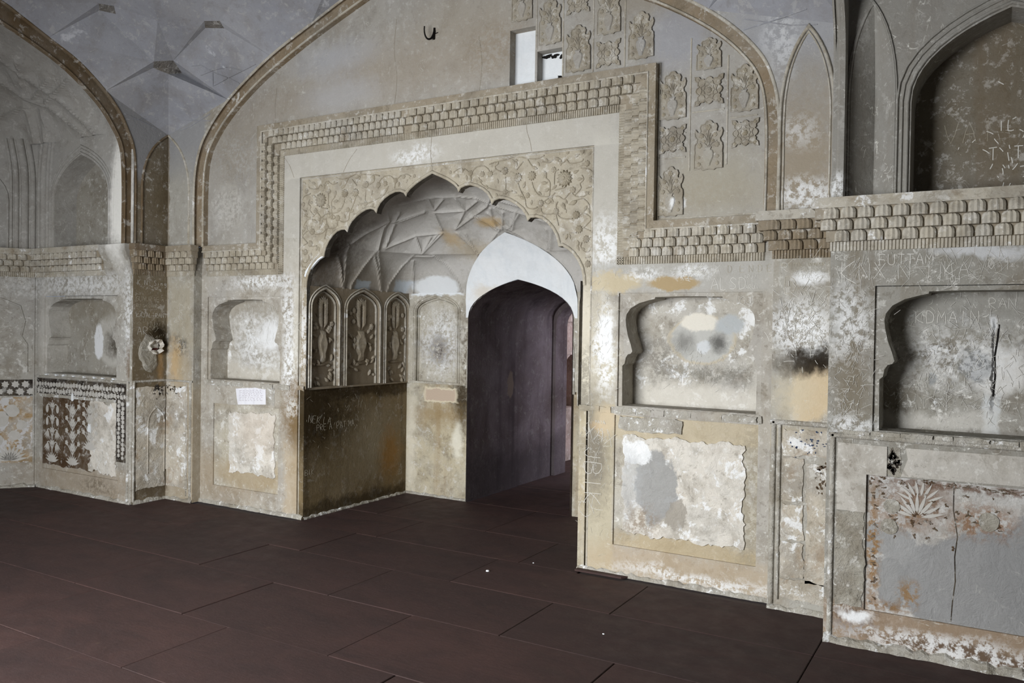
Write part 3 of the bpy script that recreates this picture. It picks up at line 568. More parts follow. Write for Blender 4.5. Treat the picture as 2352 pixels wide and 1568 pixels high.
# black weathered remains in the small hole
for (u, v, a, b, sd) in ((0.93, 3.49, .03, .014, 1), (0.99, 3.485, .03, .012, 2), (1.05, 3.475, .016, .02, 3), (1.05, 3.33, .03, .018, 4)):
    MB().slab(B, [blobloop(u, v, a, b, .5, 18, sd)], -0.075, -0.068).obj('dark_stain', m_black, wall_back)
def niche(F, c, hw, mf, mbk, parent, depth=0.19, w=-0.014):
    m = MB(); l = niche_loop(c, hw)
    m.tri(F, [rect(c - hw, c + hw, 1.108, 1.845), l], w); m.side(F, l, w - depth, w)
    o = m.obj('niche_surround', mf, parent, label='cusped plaster surround of a wall niche')
    MB().slab(F, [rect(c - hw - .02, c + hw + .02, 1.09, 1.86)], w - depth - .02, w - depth).obj('niche_back', mbk, parent)
    MB().box(F, c - hw + .01, c + hw - .01, 1.095, 1.1125, w - depth, w + .002).obj('niche_sill', mf, parent)
niche(B, 1.9885, 0.4615, m_main, m_niche, wall_back); niche(B, -1.9885, 0.4615, m_main, m_niche, wall_back)
for l in (DR, DL): MB().slab(B, [l], -0.03, -0.012).obj('dado_panel', m_dado, wall_back)
MB().slab(B, [rough_loop(1.575, 2.36, 0.29, 0.92, 0.010, 0.02, 5)], -0.012, -0.002).obj('plaster_patch', m_patch, wall_back)
MB().slab(B, [rough_loop(1.54, 1.97, 0.955, 1.045, 0.006, 0.05, 6)], -0.012, 0.001).obj('plaster_patch', m_skirt, wall_back)
MB().slab(B, [rough_loop(-2.16, -1.6, 0.31, 0.84, 0.010, 0.022, 7)], -0.012, -0.003).obj('plaster_patch', m_patch, wall_back)
# sill moulding at dado height, chipped
for s, (a, b) in ((1, (1.26, 2.46)), (-1, (1.26, 2.46))):
    u = a; r = random.Random(11 + s)
    while u < b:
        L = r.uniform(.08, .22); e = min(u + L, b)
        if r.random() < .84: MB().slab(FY(0, s), [rough_loop(u, e - .002, 1.062, 1.102, .004, .03, r.randint(0, 999))], 0, r.uniform(.004, .013)).obj('sill_fragment', r.choice([m_skirt, m_main, m_skirt]), wall_back)
        u = e
# ---- big blind arch: pier strips, spandrels and recessed band (four sides of the hall)
def arch_side(side, mat, mband, parent, name_done):
    F = FH(side); OUT_, INN_, ub, zb = (OUT, INN, 2.11, 3.545) if side in ('back', 'front') else (OUTL, INNL, 2.28, 3.565)
    for s in (-1, 1):
        G = (lambda F, s: lambda u, v, w: F(s * u, v, w))(F, s)
        m = MB()
        sp = [(2.53, 0), (2.9, 0), (2.9, 3.325), (ub, zb + .004)] + [q for q in reversed(OUT_) if ub < q[0] and q[1] > 2.29] + [(2.545, 2.29), (2.53, 2.29)]
        if side != 'back': sp = [(2.555, 0), (2.9, 0), (2.9, 3.325), (ub, zb + .004)] + [q for q in reversed(OUT_) if ub < q[0] and q[1] > 2.29] + [(2.573, 2.29), (2.555, 2.29)]
        m.tri(G, [sp], 0.0)
        d = 0.09 if side == 'back' else 0.065
        if side == 'back': m.side(G, [sp[-1], sp[0]], -d, 0.0, False)
        m.obj('corner_pier', mat, parent)
    m = MB(); lo = OUT_ + [(-u, v) for u, v in reversed(OUT_[:-1])]; li = INN_ + [(-u, v) for u, v in reversed(INN_[:-1])]
    n = len(lo)
    lo2 = [(min(2.9, u * 1.004) if u > 0 else max(-2.9, u * 1.004), v) for u, v in lo]
    for i in range(n - 1):
        for A_, B_, wa, wb in ((lo, lo, 0.0, -0.038), (lo, li, -0.038, -0.038), (li, li, -0.038, -0.10 if side == 'back' else -0.065)):
            m.poly([F(*A_[i], wa), F(*A_[i + 1], wa), F(*B_[i + 1], wb), F(*B_[i], wb)])
    o = m.obj('arch_band', mband, parent)
    if side in ('left', 'right'):
        m = MB(); m.tri(F, [[(-2.9, 2.29), (-2.9, 5.0), (2.9, 5.0), (2.9, 2.29)] + li], -0.066); m.obj('arch_diaphragm', m_bayR if side == 'right' else m_bayL, parent)
    m = MB()
    m.sweep(F, lo, [(a, b - 0.004) for a, b in prof(0.022, 0.012)]); m.sweep(F, [((a[0] * .88 + b[0] * .12), (a[1] * .88 + b[1] * .12)) for a, b in zip(li, lo)], prof(0.016, 0.01, -0.038))
    m.obj('arch_moulding', m_stucw if side == 'back' else mband, parent, smooth=True)
def pointed_panel(F, cx, hw, z0, zs, za, parent, mat, deep=0.014, w=0.001):
    l = archpanel(cx, hw, z0, zs, za, 10)
    m = MB(); m.sweep(F, l, prof(0.02, 0.014, w)); m.sweep(F, archpanel(cx, hw - .022, z0, zs, za - .03, 10), prof(0.010, 0.007, w))
    m.obj('panel_moulding', m_stucw, parent, smooth=True)
arch_side('back', m_strip, m_arch, wall_back, 0)
pointed_panel(FH('back'), 2.70, 0.148, 2.30, 2.84, 3.345, wall_back, m_strip)
G = FH('back'); m = MB()
m.sweep(G, [(-2.605, 2.30), (-2.605, 2.8)] + [q for q in bez([(-2.605, 2.8), (-2.62, 3.05), (-2.72, 3.2), (-2.895, 3.315)], 8)][1:], prof(0.02, 0.014))
m.obj('panel_moulding', m_stucw, wall_back, smooth=True)
# dado on the right corner strip
S = FY(-0.085)
m = MB(); m.sweep(S, [(2.585, 0.06), (2.585, 1.075)], prof(.02, .014)); m.sweep(S, [(2.55, 0.03), (2.55, 1.09)], prof(.03, .016)); m.sweep(S, [(2.53, 1.085), (2.9, 1.085)], prof(.03, .016)); m.obj('dado_moulding', m_skirt, wall_back, smooth=True)
for (a, b, c, d, sd) in ((2.605, 2.725, 0.42, 0.62, 1), (2.605, 2.73, 0.20, 0.40, 2), (2.74, 2.86, 0.18, 0.86, 3), (2.61, 2.72, 0.64, 0.88, 4), (2.60, 2.87, 0.07, 0.185, 5)):
    MB().slab(S, [rough_loop(a, b, c, d, .006, .04, sd)], 0, .007).obj('plaster_patch', m_strpan, wall_back)
MB().slab(S, [rough_loop(2.605, 2.86, 0.90, 1.05, .006, .04, 8)], 0, .006).obj('painted_panel', m_strpan, wall_back)
r = random.Random(5); m = MB()
for k in range(30): m.slab(S, [blobloop(r.gauss(2.75, .06), r.gauss(.98, .028), r.uniform(.003, .009), r.uniform(.002, .006), .5, 9, k)], .006, .0072)
m.obj('paint_flakes', flat('paint_blue', (44, 58, 84), .8), wall_back, kind='stuff')
m = MB()
for k in range(34): m.slab(S, [blobloop(r.gauss(2.82, .02), r.uniform(.70, .88), r.uniform(.003, .010), r.uniform(.003, .010), .5, 9, k)], .006, .0085)
m.obj('paint_flakes', m_brn, wall_back, kind='stuff')
VINES = [[(0.504,2.775),(0.563,2.789),(0.637,2.795),(0.731,2.811),(0.817,2.787),(0.895,2.78),(0.95,2.797)],[(0.556,2.789),(0.557,2.739),(0.601,2.716)],[(0.507,2.604),(0.552,2.588),(0.619,2.57),(0.699,2.571)],[(0.639,2.675),(0.644,2.619),(0.641,2.569)],[(0.742,2.624),(0.764,2.572),(0.801,2.508),(0.816,2.451),(0.866,2.436),(0.901,2.446)],[(0.856,2.621),(0.871,2.577),(0.914,2.525),(0.997,2.513),(1.038,2.534)],[(0.817,2.784),(0.854,2.732),(0.896,2.71)],[(0.733,2.718),(0.782,2.769)],[(0.937,2.755),(0.986,2.745),(1.034,2.765),(1.061,2.744),(1.095,2.735),(1.122,2.75),(1.149,2.724),(1.229,2.729),(1.248,2.745)],[(0.96,2.643),(0.995,2.61),(0.996,2.556),(0.99,2.507),(0.956,2.479),(0.991,2.465),(1.018,2.506)],[(1.011,2.512),(1.065,2.508),(1.106,2.487),(1.153,2.526),(1.193,2.5),(1.253,2.495),(1.292,2.522)],[(1.03,2.589),(1.035,2.674),(1.062,2.69)],[(1.112,2.565),(1.037,2.553)],[(1.229,2.687),(1.295,2.67),(1.322,2.632),(1.32,2.567),(1.271,2.547)],[(1.237,2.639),(1.251,2.608),(1.225,2.581),(1.232,2.55),(1.186,2.506)],[(1.059,2.472),(1.046,2.437),(1.061,2.382),(1.102,2.355),(1.176,2.351)],[(0.929,2.438),(0.944,2.401),(0.999,2.391),(1.047,2.401)],[(1.047,2.383),(1.069,2.309)],[(1.229,2.372),(1.255,2.383),(1.301,2.356),(1.308,2.332),(1.257,2.287)],[(1.313,2.397),(1.314,2.35),(1.328,2.278),(1.33,2.189)],[(1.151,2.257),(1.204,2.254)],[(1.257,2.282),(1.309,2.261),(1.326,2.237),(1.291,2.209)],[(1.318,2.16),(1.299,2.126),(1.266,2.127),(1.239,2.157),(1.245,2.187)],[(1.273,2.085),(1.312,2.09)],[(1.326,2.083),(1.327,2.012)],[(1.2,2.475),(1.253,2.478),(1.293,2.439),(1.3,2.409)],[(0.353,2.731),(0.398,2.765),(0.459,2.766),(0.505,2.731)],[(0.415,2.687),(0.446,2.634),(0.507,2.604)],[(0.29,2.762),(0.337,2.725),(0.354,2.666)],[(0.196,2.744),(0.243,2.766),(0.29,2.755)]]
FLOW = [(1.111,2.625,0.062,14),(0.744,2.661,0.036,11),(0.855,2.664,0.036,11),(0.635,2.717,0.03,10),(0.513,2.705,0.026,9),(0.928,2.469,0.028,9),(1.047,2.407,0.026,9),(1.202,2.374,0.03,10),(1.224,2.277,0.03,10),(1.278,2.209,0.028,10),(1.025,2.693,0.022,8),(0.822,2.531,0.022,8),(1.172,2.543,0.026,8),(1.275,2.713,0.024,8),(1.31,2.604,0.024,8),(0.641,2.569,0.022,7),(1.294,2.043,0.026,9),(1.128,2.801,0.016,7),(0.445,2.71,0.024,8),(0.345,2.725,0.022,8),(0.267,2.751,0.02,8),(0.165,2.746,0.016,7),(0.997,2.483,0.018,6)]
LEAV = [(0.952,2.693,-75.0,0.06),(0.926,2.61,-5.0,0.055),(1.093,2.464,-65.0,0.06),(0.99,2.507,-40.0,0.05),(1.207,2.469,-160.0,0.07),(0.785,2.583,70.0,0.05),(0.707,2.564,-20.0,0.035),(0.56,2.568,-60.0,0.04),(1.138,2.251,-110.0,0.045),(1.148,2.251,-70.0,0.04),(1.175,2.764,20.0,0.05),(1.234,2.776,60.0,0.04),(1.281,2.766,40.0,0.04),(1.293,2.782,20.0,0.03),(1.02,2.769,-10.0,0.06),(0.896,2.71,160.0,0.05),(0.854,2.732,-40.0,0.045),(0.585,2.787,-140.0,0.05),(0.71,2.794,-30.0,0.04),(0.758,2.529,-30.0,0.05),(0.851,2.461,80.0,0.04),(0.899,2.55,-30.0,0.045),(0.955,2.546,30.0,0.05),(1.28,2.434,-120.0,0.05),(1.287,2.416,-70.0,0.045),(1.212,2.206,-80.0,0.05),(1.206,2.171,-60.0,0.045),(1.272,2.138,160.0,0.04),(1.17,2.656,20.0,0.05),(1.198,2.613,0.0,0.05),(1.075,2.713,80.0,0.045),(1.05,2.588,-140.0,0.05),(0.895,2.759,-60.0,0.04),(0.979,2.751,120.0,0.03),(1.113,2.487,-60.0,0.04),(0.581,2.63,100.0,0.04),(0.415,2.674,-30.0,0.04),(0.476,2.631,-60.0,0.04),(0.307,2.715,-80.0,0.04),(0.228,2.728,-60.0,0.035),(1.259,2.525,-30.0,0.045),(0.732,2.736,100.0,0.05),(0.718,2.756,120.0,0.045),(1.121,2.42,-80.0,0.03),(1.306,2.108,-40.0,0.03),(1.287,2.073,-80.0,0.03)]
RIBS = [[(-1.248,0.444,1.794),(-1.244,0.441,1.859),(-1.236,0.435,1.923),(-1.224,0.424,1.987),(-1.21,0.415,2.042),(-1.194,0.403,2.096),(-1.174,0.386,2.15),(-1.15,0.366,2.203),(-1.099,0.34,2.287)],[(-1.245,0.495,1.841),(-1.238,0.516,1.91),(-1.226,0.532,1.978),(-1.213,0.569,2.03),(-1.198,0.603,2.083),(-1.179,0.634,2.135),(-1.16,0.664,2.18),(-1.13,0.683,2.224),(-1.07,0.665,2.263)],[(-1.231,0.417,1.949),(-1.216,0.387,2.022),(-1.195,0.353,2.093),(-1.176,0.31,2.144),(-1.154,0.264,2.195),(-1.145,0.15,2.213)],[(-1.247,0.972,1.812),(-1.242,0.958,1.873),(-1.234,0.941,1.934),(-1.222,0.919,1.994),(-1.207,0.893,2.053),(-1.181,0.851,2.128),(-1.142,0.794,2.2),(-1.061,0.684,2.265)],[(-1.233,0.934,1.937),(-1.22,0.903,2.001),(-1.203,0.867,2.064),(-1.182,0.825,2.126),(-1.159,0.773,2.176),(-1.128,0.712,2.224),(-1.07,0.665,2.263)],[(-1.242,1.007,1.877),(-1.232,1.029,1.942),(-1.218,1.044,2.006),(-1.199,1.079,2.059),(-1.17,1.1,2.11),(-1.124,1.101,2.16),(-1.048,1.086,2.209),(-0.94,1.028,2.252)],[(-1.056,0.671,2.279),(-1.02,0.65,2.336),(-0.98,0.624,2.392),(-0.936,0.593,2.446),(-0.866,0.587,2.508)],[(-1.018,0.73,2.305),(-0.973,0.714,2.368),(-0.923,0.69,2.428),(-0.867,0.659,2.487)],[(-1.083,0.364,2.31),(-1.048,0.411,2.354),(-1.009,0.454,2.397),(-0.973,0.5,2.43),(-0.932,0.542,2.462),(-0.887,0.578,2.493)],[(-0.854,0.631,2.505),(-0.813,0.664,2.525),(-0.768,0.692,2.544),(-0.72,0.716,2.562),(-0.668,0.735,2.579),(-0.612,0.749,2.596)],[(-1.018,0.743,2.299),(-0.984,0.781,2.323),(-0.946,0.816,2.346),(-0.905,0.848,2.369),(-0.861,0.875,2.391),(-0.814,0.897,2.413),(-0.768,0.931,2.42),(-0.719,0.961,2.427),(-0.667,0.986,2.433),(-0.612,1.008,2.438)],[(-1.096,0.33,2.293),(-1.114,0.283,2.266),(-1.132,0.237,2.238),(-1.146,0.186,2.211),(-1.159,0.135,2.184)],[(-1.183,1.349,1.824),(-1.175,1.338,1.883),(-1.164,1.323,1.941),(-1.148,1.302,1.999),(-1.127,1.274,2.055),(-1.099,1.238,2.11),(-1.061,1.188,2.164),(-1.008,1.118,2.214)],[(-0.953,1.046,2.246),(-0.907,1.083,2.248),(-0.856,1.116,2.249),(-0.802,1.144,2.25)],[(-0.866,0.587,2.508),(-0.811,0.495,2.567)],[(-0.841,0.638,2.513),(-0.762,0.595,2.577)],[(-0.788,1.129,2.256),(-0.782,1.215,2.223),(-0.746,1.261,2.186),(-0.711,1.295,2.128),(-0.667,1.318,2.069),(-0.642,1.339,1.998),(-0.612,1.354,1.927),(-0.595,1.366,1.824)],[(-0.845,1.036,2.269),(-0.836,0.977,2.335),(-0.82,0.91,2.399)],[(-0.845,1.036,2.269),(-0.798,1.033,2.313),(-0.748,1.025,2.356),(-0.694,1.013,2.398),(-0.638,0.996,2.438)],[(-0.845,1.036,2.269),(-0.785,1.018,2.337),(-0.719,0.991,2.403)],[(-0.475,1.054,2.437),(-0.45,1.094,2.403),(-0.422,1.131,2.368),(-0.392,1.164,2.333),(-0.36,1.194,2.297),(-0.326,1.223,2.26)],[(-0.61,1.009,2.438),(-0.674,1.024,2.398),(-0.735,1.033,2.356),(-0.792,1.037,2.313),(-0.845,1.036,2.269)],[(-0.326,1.223,2.26),(-0.26,1.192,2.31),(-0.192,1.157,2.358),(-0.122,1.118,2.405),(-0.05,1.075,2.45)],[(-0.483,1.36,1.886),(-0.458,1.349,1.951),(-0.431,1.334,2.016),(-0.4,1.314,2.079),(-0.354,1.293,2.134),(-0.306,1.269,2.188),(-0.255,1.24,2.24),(-0.196,1.216,2.277),(-0.137,1.193,2.313),(-0.078,1.166,2.349),(-0.003,1.151,2.368),(0.071,1.134,2.388),(0.135,1.149,2.37),(0.2,1.162,2.352),(0.253,1.183,2.322),(0.308,1.201,2.293),(0.363,1.218,2.263),(0.394,1.25,2.221),(0.429,1.273,2.178),(0.467,1.293,2.134),(0.496,1.312,2.086),(0.527,1.328,2.037),(0.56,1.341,1.989),(0.57,1.352,1.938),(0.582,1.36,1.887),(0.595,1.365,1.836)],[(-0.523,1.331,2.028),(-0.483,1.312,2.085),(-0.442,1.29,2.141),(-0.389,1.264,2.196),(-0.332,1.232,2.25)],[(-0.469,1.018,2.471),(-0.39,0.996,2.502),(-0.309,0.968,2.532),(-0.226,0.935,2.56),(-0.184,0.972,2.535),(-0.14,1.007,2.509),(-0.094,1.039,2.483),(-0.046,1.068,2.456)],[(-0.592,0.983,2.465),(-0.577,0.903,2.527),(-0.554,0.812,2.585)],[(-0.469,1.018,2.471),(-0.411,0.977,2.513),(-0.351,0.931,2.554),(-0.286,0.879,2.593)],[(-0.53,0.777,2.609),(-0.51,0.707,2.644),(-0.486,0.63,2.677)],[(-0.53,0.777,2.609),(-0.455,0.736,2.645),(-0.376,0.686,2.678)],[(-0.623,0.755,2.589),(-0.676,0.743,2.572),(-0.726,0.727,2.555),(-0.773,0.706,2.536),(-0.816,0.681,2.517)],[(-0.548,0.804,2.591),(-0.486,0.828,2.595),(-0.421,0.847,2.597),(-0.352,0.86,2.598),(-0.28,0.87,2.599)],[(-0.258,0.863,2.604),(-0.264,0.792,2.642),(-0.264,0.714,2.678)],[(-0.258,0.863,2.604),(-0.179,0.822,2.63),(-0.098,0.776,2.655)],[(-0.687,0.515,2.634),(-0.64,0.548,2.649),(-0.589,0.576,2.662),(-0.534,0.598,2.674),(-0.475,0.614,2.685),(-0.391,0.645,2.691),(-0.318,0.665,2.693),(-0.241,0.68,2.693),(-0.185,0.699,2.687),(-0.128,0.717,2.681),(-0.07,0.733,2.675),(-0.036,0.772,2.657),(-0.0,0.809,2.638),(0.037,0.844,2.62),(0.083,0.868,2.606),(0.13,0.891,2.592),(0.177,0.912,2.577),(0.226,0.931,2.563),(0.275,0.949,2.548)],[(-0.207,0.919,2.572),(-0.17,0.961,2.544),(-0.131,1.0,2.515),(-0.089,1.035,2.486),(-0.046,1.068,2.456)],[(0.02,0.873,2.603),(0.053,0.958,2.547),(0.062,1.022,2.497),(0.075,1.081,2.444),(0.072,1.131,2.391)],[(0.074,0.924,2.571),(0.024,1.001,2.514),(-0.021,1.069,2.455)],[(0.19,0.939,2.559),(0.13,1.014,2.503),(0.075,1.081,2.444)],[(0.377,1.206,2.276),(0.383,1.169,2.328),(0.391,1.126,2.379),(0.402,1.078,2.428)],[(0.377,1.206,2.276),(0.404,1.165,2.329),(0.433,1.118,2.381),(0.466,1.063,2.431)]]
RIBS2 = [[(-3.27,-0.43,2.857),(-3.29,-0.431,2.92),(-3.308,-0.433,2.983),(-3.325,-0.435,3.046),(-3.34,-0.44,3.109),(-3.404,-0.444,3.157),(-3.468,-0.45,3.205),(-3.529,-0.457,3.253),(-3.588,-0.466,3.301),(-3.645,-0.477,3.348),(-3.705,-0.488,3.388),(-3.762,-0.501,3.428),(-3.816,-0.515,3.467),(-3.868,-0.532,3.506),(-3.915,-0.551,3.543),(-3.96,-0.572,3.58),(-4.0,-0.595,3.615)],[(-3.239,-0.434,3.018),(-3.275,-0.437,3.078),(-3.309,-0.442,3.138),(-3.34,-0.449,3.198),(-3.369,-0.457,3.257),(-3.423,-0.465,3.3),(-3.475,-0.475,3.344),(-3.525,-0.486,3.387),(-3.573,-0.498,3.429),(-3.618,-0.512,3.471),(-3.673,-0.531,3.518),(-3.724,-0.552,3.563),(-3.77,-0.576,3.608),(-3.82,-0.598,3.643),(-3.867,-0.622,3.676),(-3.91,-0.648,3.708),(-3.949,-0.676,3.74),(-3.984,-0.706,3.77),(-4.017,-0.738,3.8),(-4.045,-0.772,3.828),(-4.065,-0.81,3.858),(-4.082,-0.849,3.886),(-4.096,-0.89,3.914),(-4.106,-0.932,3.94)],[(-4.206,-0.446,2.926),(-4.208,-0.45,2.987),(-4.209,-0.454,3.048),(-4.206,-0.46,3.113),(-4.201,-0.469,3.178),(-4.191,-0.479,3.242),(-4.178,-0.491,3.305),(-4.161,-0.506,3.366),(-4.139,-0.523,3.426),(-4.117,-0.545,3.488),(-4.09,-0.569,3.548),(-4.058,-0.596,3.605)],[(-4.337,-0.459,2.934),(-4.335,-0.463,2.999),(-4.33,-0.469,3.064),(-4.322,-0.476,3.128),(-4.311,-0.484,3.191),(-4.313,-0.497,3.254),(-4.309,-0.512,3.317),(-4.302,-0.53,3.378),(-4.29,-0.55,3.437),(-4.281,-0.572,3.492),(-4.268,-0.597,3.545),(-4.251,-0.624,3.597),(-4.23,-0.653,3.647)],[(-4.56,-0.501,2.945),(-4.567,-0.51,3.003),(-4.572,-0.519,3.061),(-4.574,-0.53,3.118),(-4.59,-0.55,3.187),(-4.601,-0.573,3.254),(-4.607,-0.599,3.321),(-4.647,-0.647,3.385)],[(-4.205,-0.667,3.675),(-4.145,-0.638,3.651),(-4.08,-0.612,3.627),(-4.011,-0.589,3.601)],[(-4.205,-0.667,3.675),(-4.197,-0.698,3.717),(-4.185,-0.732,3.757),(-4.17,-0.767,3.796),(-4.152,-0.804,3.834),(-4.13,-0.842,3.871),(-4.105,-0.881,3.906),(-4.078,-0.922,3.939),(-4.047,-0.964,3.971)],[(-4.205,-0.667,3.675),(-4.168,-0.7,3.726),(-4.128,-0.736,3.775),(-4.083,-0.774,3.822),(-4.033,-0.814,3.867),(-3.979,-0.857,3.91)],[(-4.099,-0.641,3.667),(-4.002,-0.657,3.707),(-3.902,-0.675,3.745),(-3.798,-0.696,3.78)],[(-4.0,-0.595,3.615),(-3.905,-0.606,3.648),(-3.807,-0.62,3.679),(-3.707,-0.635,3.708),(-3.606,-0.651,3.736),(-3.503,-0.669,3.762)],[(-4.316,-0.822,3.802),(-4.295,-0.78,3.772),(-4.269,-0.74,3.741),(-4.239,-0.702,3.708),(-4.205,-0.667,3.675)],[(-4.234,-0.633,3.618),(-4.322,-0.644,3.601),(-4.407,-0.657,3.582),(-4.486,-0.673,3.562),(-4.56,-0.693,3.54)],[(-3.477,-0.785,3.887),(-3.454,-0.752,3.856),(-3.429,-0.72,3.824),(-3.4,-0.691,3.79),(-3.367,-0.663,3.756),(-3.332,-0.637,3.72),(-3.294,-0.612,3.684),(-3.279,-0.587,3.642),(-3.261,-0.564,3.599),(-3.239,-0.544,3.555),(-3.214,-0.525,3.51),(-3.186,-0.508,3.464),(-3.154,-0.493,3.417),(-3.12,-0.481,3.37),(-3.084,-0.47,3.322)]]
VLINES = [[(-2.325,-0.293,3.807),(-2.304,-0.287,3.808),(-2.282,-0.28,3.808),(-2.261,-0.274,3.809),(-2.24,-0.267,3.81),(-2.222,-0.256,3.798),(-2.204,-0.244,3.787),(-2.187,-0.232,3.776),(-2.169,-0.221,3.765),(-2.127,-0.21,3.77),(-2.086,-0.199,3.775),(-2.044,-0.188,3.779),(-2.003,-0.178,3.784),(-1.974,-0.164,3.776),(-1.945,-0.15,3.768),(-1.915,-0.137,3.759),(-1.886,-0.123,3.751),(-1.853,-0.118,3.761),(-1.82,-0.113,3.771),(-1.788,-0.108,3.782),(-1.755,-0.102,3.792)],[(-2.152,-0.215,3.764),(-2.164,-0.204,3.736),(-2.176,-0.193,3.708),(-2.188,-0.181,3.679),(-2.2,-0.17,3.651),(-2.159,-0.164,3.664),(-2.119,-0.158,3.678),(-2.078,-0.153,3.691),(-2.038,-0.147,3.705),(-2.07,-0.164,3.718),(-2.101,-0.181,3.731),(-2.132,-0.198,3.745),(-2.164,-0.215,3.758)],[(-2.038,-0.147,3.705),(-2.012,-0.13,3.69),(-1.985,-0.114,3.675),(-1.959,-0.098,3.66)],[(-1.886,-0.123,3.751),(-1.924,-0.129,3.74),(-1.962,-0.135,3.728),(-2.0,-0.141,3.716),(-2.038,-0.147,3.705)],[(-2.273,-0.238,3.735),(-2.232,-0.23,3.745),(-2.192,-0.223,3.755),(-2.152,-0.215,3.764)],[(-2.9,-0.525,3.416),(-2.9,-0.476,3.407),(-2.9,-0.428,3.398),(-2.9,-0.378,3.39),(-2.9,-0.328,3.381),(-2.9,-0.271,3.367),(-2.9,-0.213,3.353)],[(-2.746,-0.085,3.347),(-2.671,-0.085,3.357),(-2.596,-0.085,3.368),(-2.529,-0.085,3.389),(-2.462,-0.085,3.409),(-2.396,-0.085,3.43),(-2.331,-0.085,3.45)],[(-2.9,-0.507,3.373),(-2.9,-0.405,3.396),(-2.891,-0.307,3.417),(-2.85,-0.231,3.429)],[(-2.694,-0.123,3.431),(-2.591,-0.095,3.422),(-2.465,-0.085,3.406),(-2.33,-0.085,3.386)]]
# ---------------------------------------------------------------- cusped doorway (door_1) with floral spandrels
CUSP = [(0, 2.75), (.08, 2.716), (.14, 2.688), (.20, 2.65), (.232, 2.62), (.24, 2.595),
        (.262, 2.623), (.30, 2.636), (.345, 2.637), (.40, 2.620), (.45, 2.594), (.49, 2.562), (.517, 2.522), (.529, 2.485),
        (.552, 2.512), (.59, 2.523), (.63, 2.519), (.68, 2.500), (.73, 2.472), (.78, 2.433), (.812, 2.390), (.825, 2.352),
        (.85, 2.374), (.89, 2.374), (.935, 2.362), (.98, 2.330), (1.02, 2.288), (1.05, 2.238), (1.064, 2.195), (1.07, 2.165),
        (1.10, 2.167), (1.14, 2.145), (1.18, 2.112), (1.215, 2.068), (1.242, 2.018), (1.256, 1.965), (1.26, 1.90)]
CL = [(1.258, 0)] + list(reversed(CUSP)) + [(-u, v) for u, v in CUSP[1:]] + [(-1.258, 0)]
P = [(-1.333, 0), (-1.333, 2.825), (1.333, 2.825), (1.333, 0)] + CL
mb = MB(); mb.tri(B, [P], -0.018)
# back face of the thin arch slab
mb.tri(B, [[(-1.333, 1.6), (-1.333, 2.9), (1.333, 2.9), (1.333, 1.6)] + [q for q in CL if q[1] > 1.6]], -0.075)
door_1 = mb.obj('door_1', m_span)
tag(door_1, 'rectangular stucco doorway panel with a scalloped cusped arch opening into the alcove', 'doorway', 'structure')
m = MB(); m.side(B, CL, -0.075, -0.018, False); m.obj('arch_soffit', m_soffit, door_1)
m = MB(); m.sweep(B, [q for q in CL if q[1] > 1.88], [(a - 0.012, b) for a, b in prof(0.024, 0.012, -0.018)]); m.obj('cusp_moulding', m_span, door_1, smooth=True)
m = MB(); m.sweep(B, [(-1.322, 0.0), (-1.322, 2.812), (1.322, 2.812), (1.322, 0.0)], prof(0.014, 0.01, -0.018)); m.obj('panel_moulding', m_stucw, door_1, smooth=True)
fl_mesh = {}
def flower_mesh(n):
    if n not in fl_mesh:
        F0 = lambda u, v, w: (u, -w, v); q = MB()
        q.dome(F0, rosette(0, 0, 1.0, n, .22), 0, 0.34, mid=.7)
        q.dome(F0, rosette(0, 0, .62, n, .2, pi / 2), .28, 0.16, mid=.6); q.dome(F0, [(.25 * cos(a), .25 * sin(a)) for a in [2 * pi * i / 8 for i in range(8)]], .4, .14)
        fl_mesh[n] = q.mesh('flower', m_rel, False)
    return fl_mesh[n]
lf = MB(); F0 = lambda u, v, w: (u, -w, v)
lf.dome(F0, leaf(0, 0, 1, .24, 0, 6), 0, .16, mid=.45); leaf_mesh = lf.mesh('leaf', m_rel)
def mat_at(x, y, z, s, ang=0.0, flip=1):
    return Matrix.Translation((x, y, z)) @ Matrix.Rotation(-ang, 4, 'Y') @ Matrix.Diagonal((s * flip, s, s, 1))
for sgn in (1, -1):
    vm_ = MB(); G = FY(0.018, sgn)
    for l in VINES:
        vm_.sweep(G, smooth_poly(l, 5), prof(0.0085, 0.007))
    vm_.obj('vine_relief', m_rel, door_1, smooth=True)
    for x, z, r_, n in FLOW:
        if x > 0.02: inst('flower', flower_mesh(n), door_1, mat_at(sgn * x, 0.018, z, r_, x * 7))
    for x, z, a, L in LEAV:
        a2 = radians(-a) * -1
        ang = radians(a) if sgn == 1 else pi - radians(a)
        inst('leaf', leaf_mesh, door_1, mat_at(sgn * x, 0.018, z, L, ang))
# broken lime edge at the lowest left foil
MB().slab(B, [[(-1.262, 2.0), (-1.25, 2.035), (-1.19, 2.09), (-1.13, 2.14), (-1.075, 2.165), (-1.085, 2.185), (-1.15, 2.17), (-1.22, 2.11), (-1.275, 2.05), (-1.285, 2.01)]], -0.03, -0.012).obj('broken_edge', m_tymp, door_1, label='white broken plaster edge of the lowest foil')

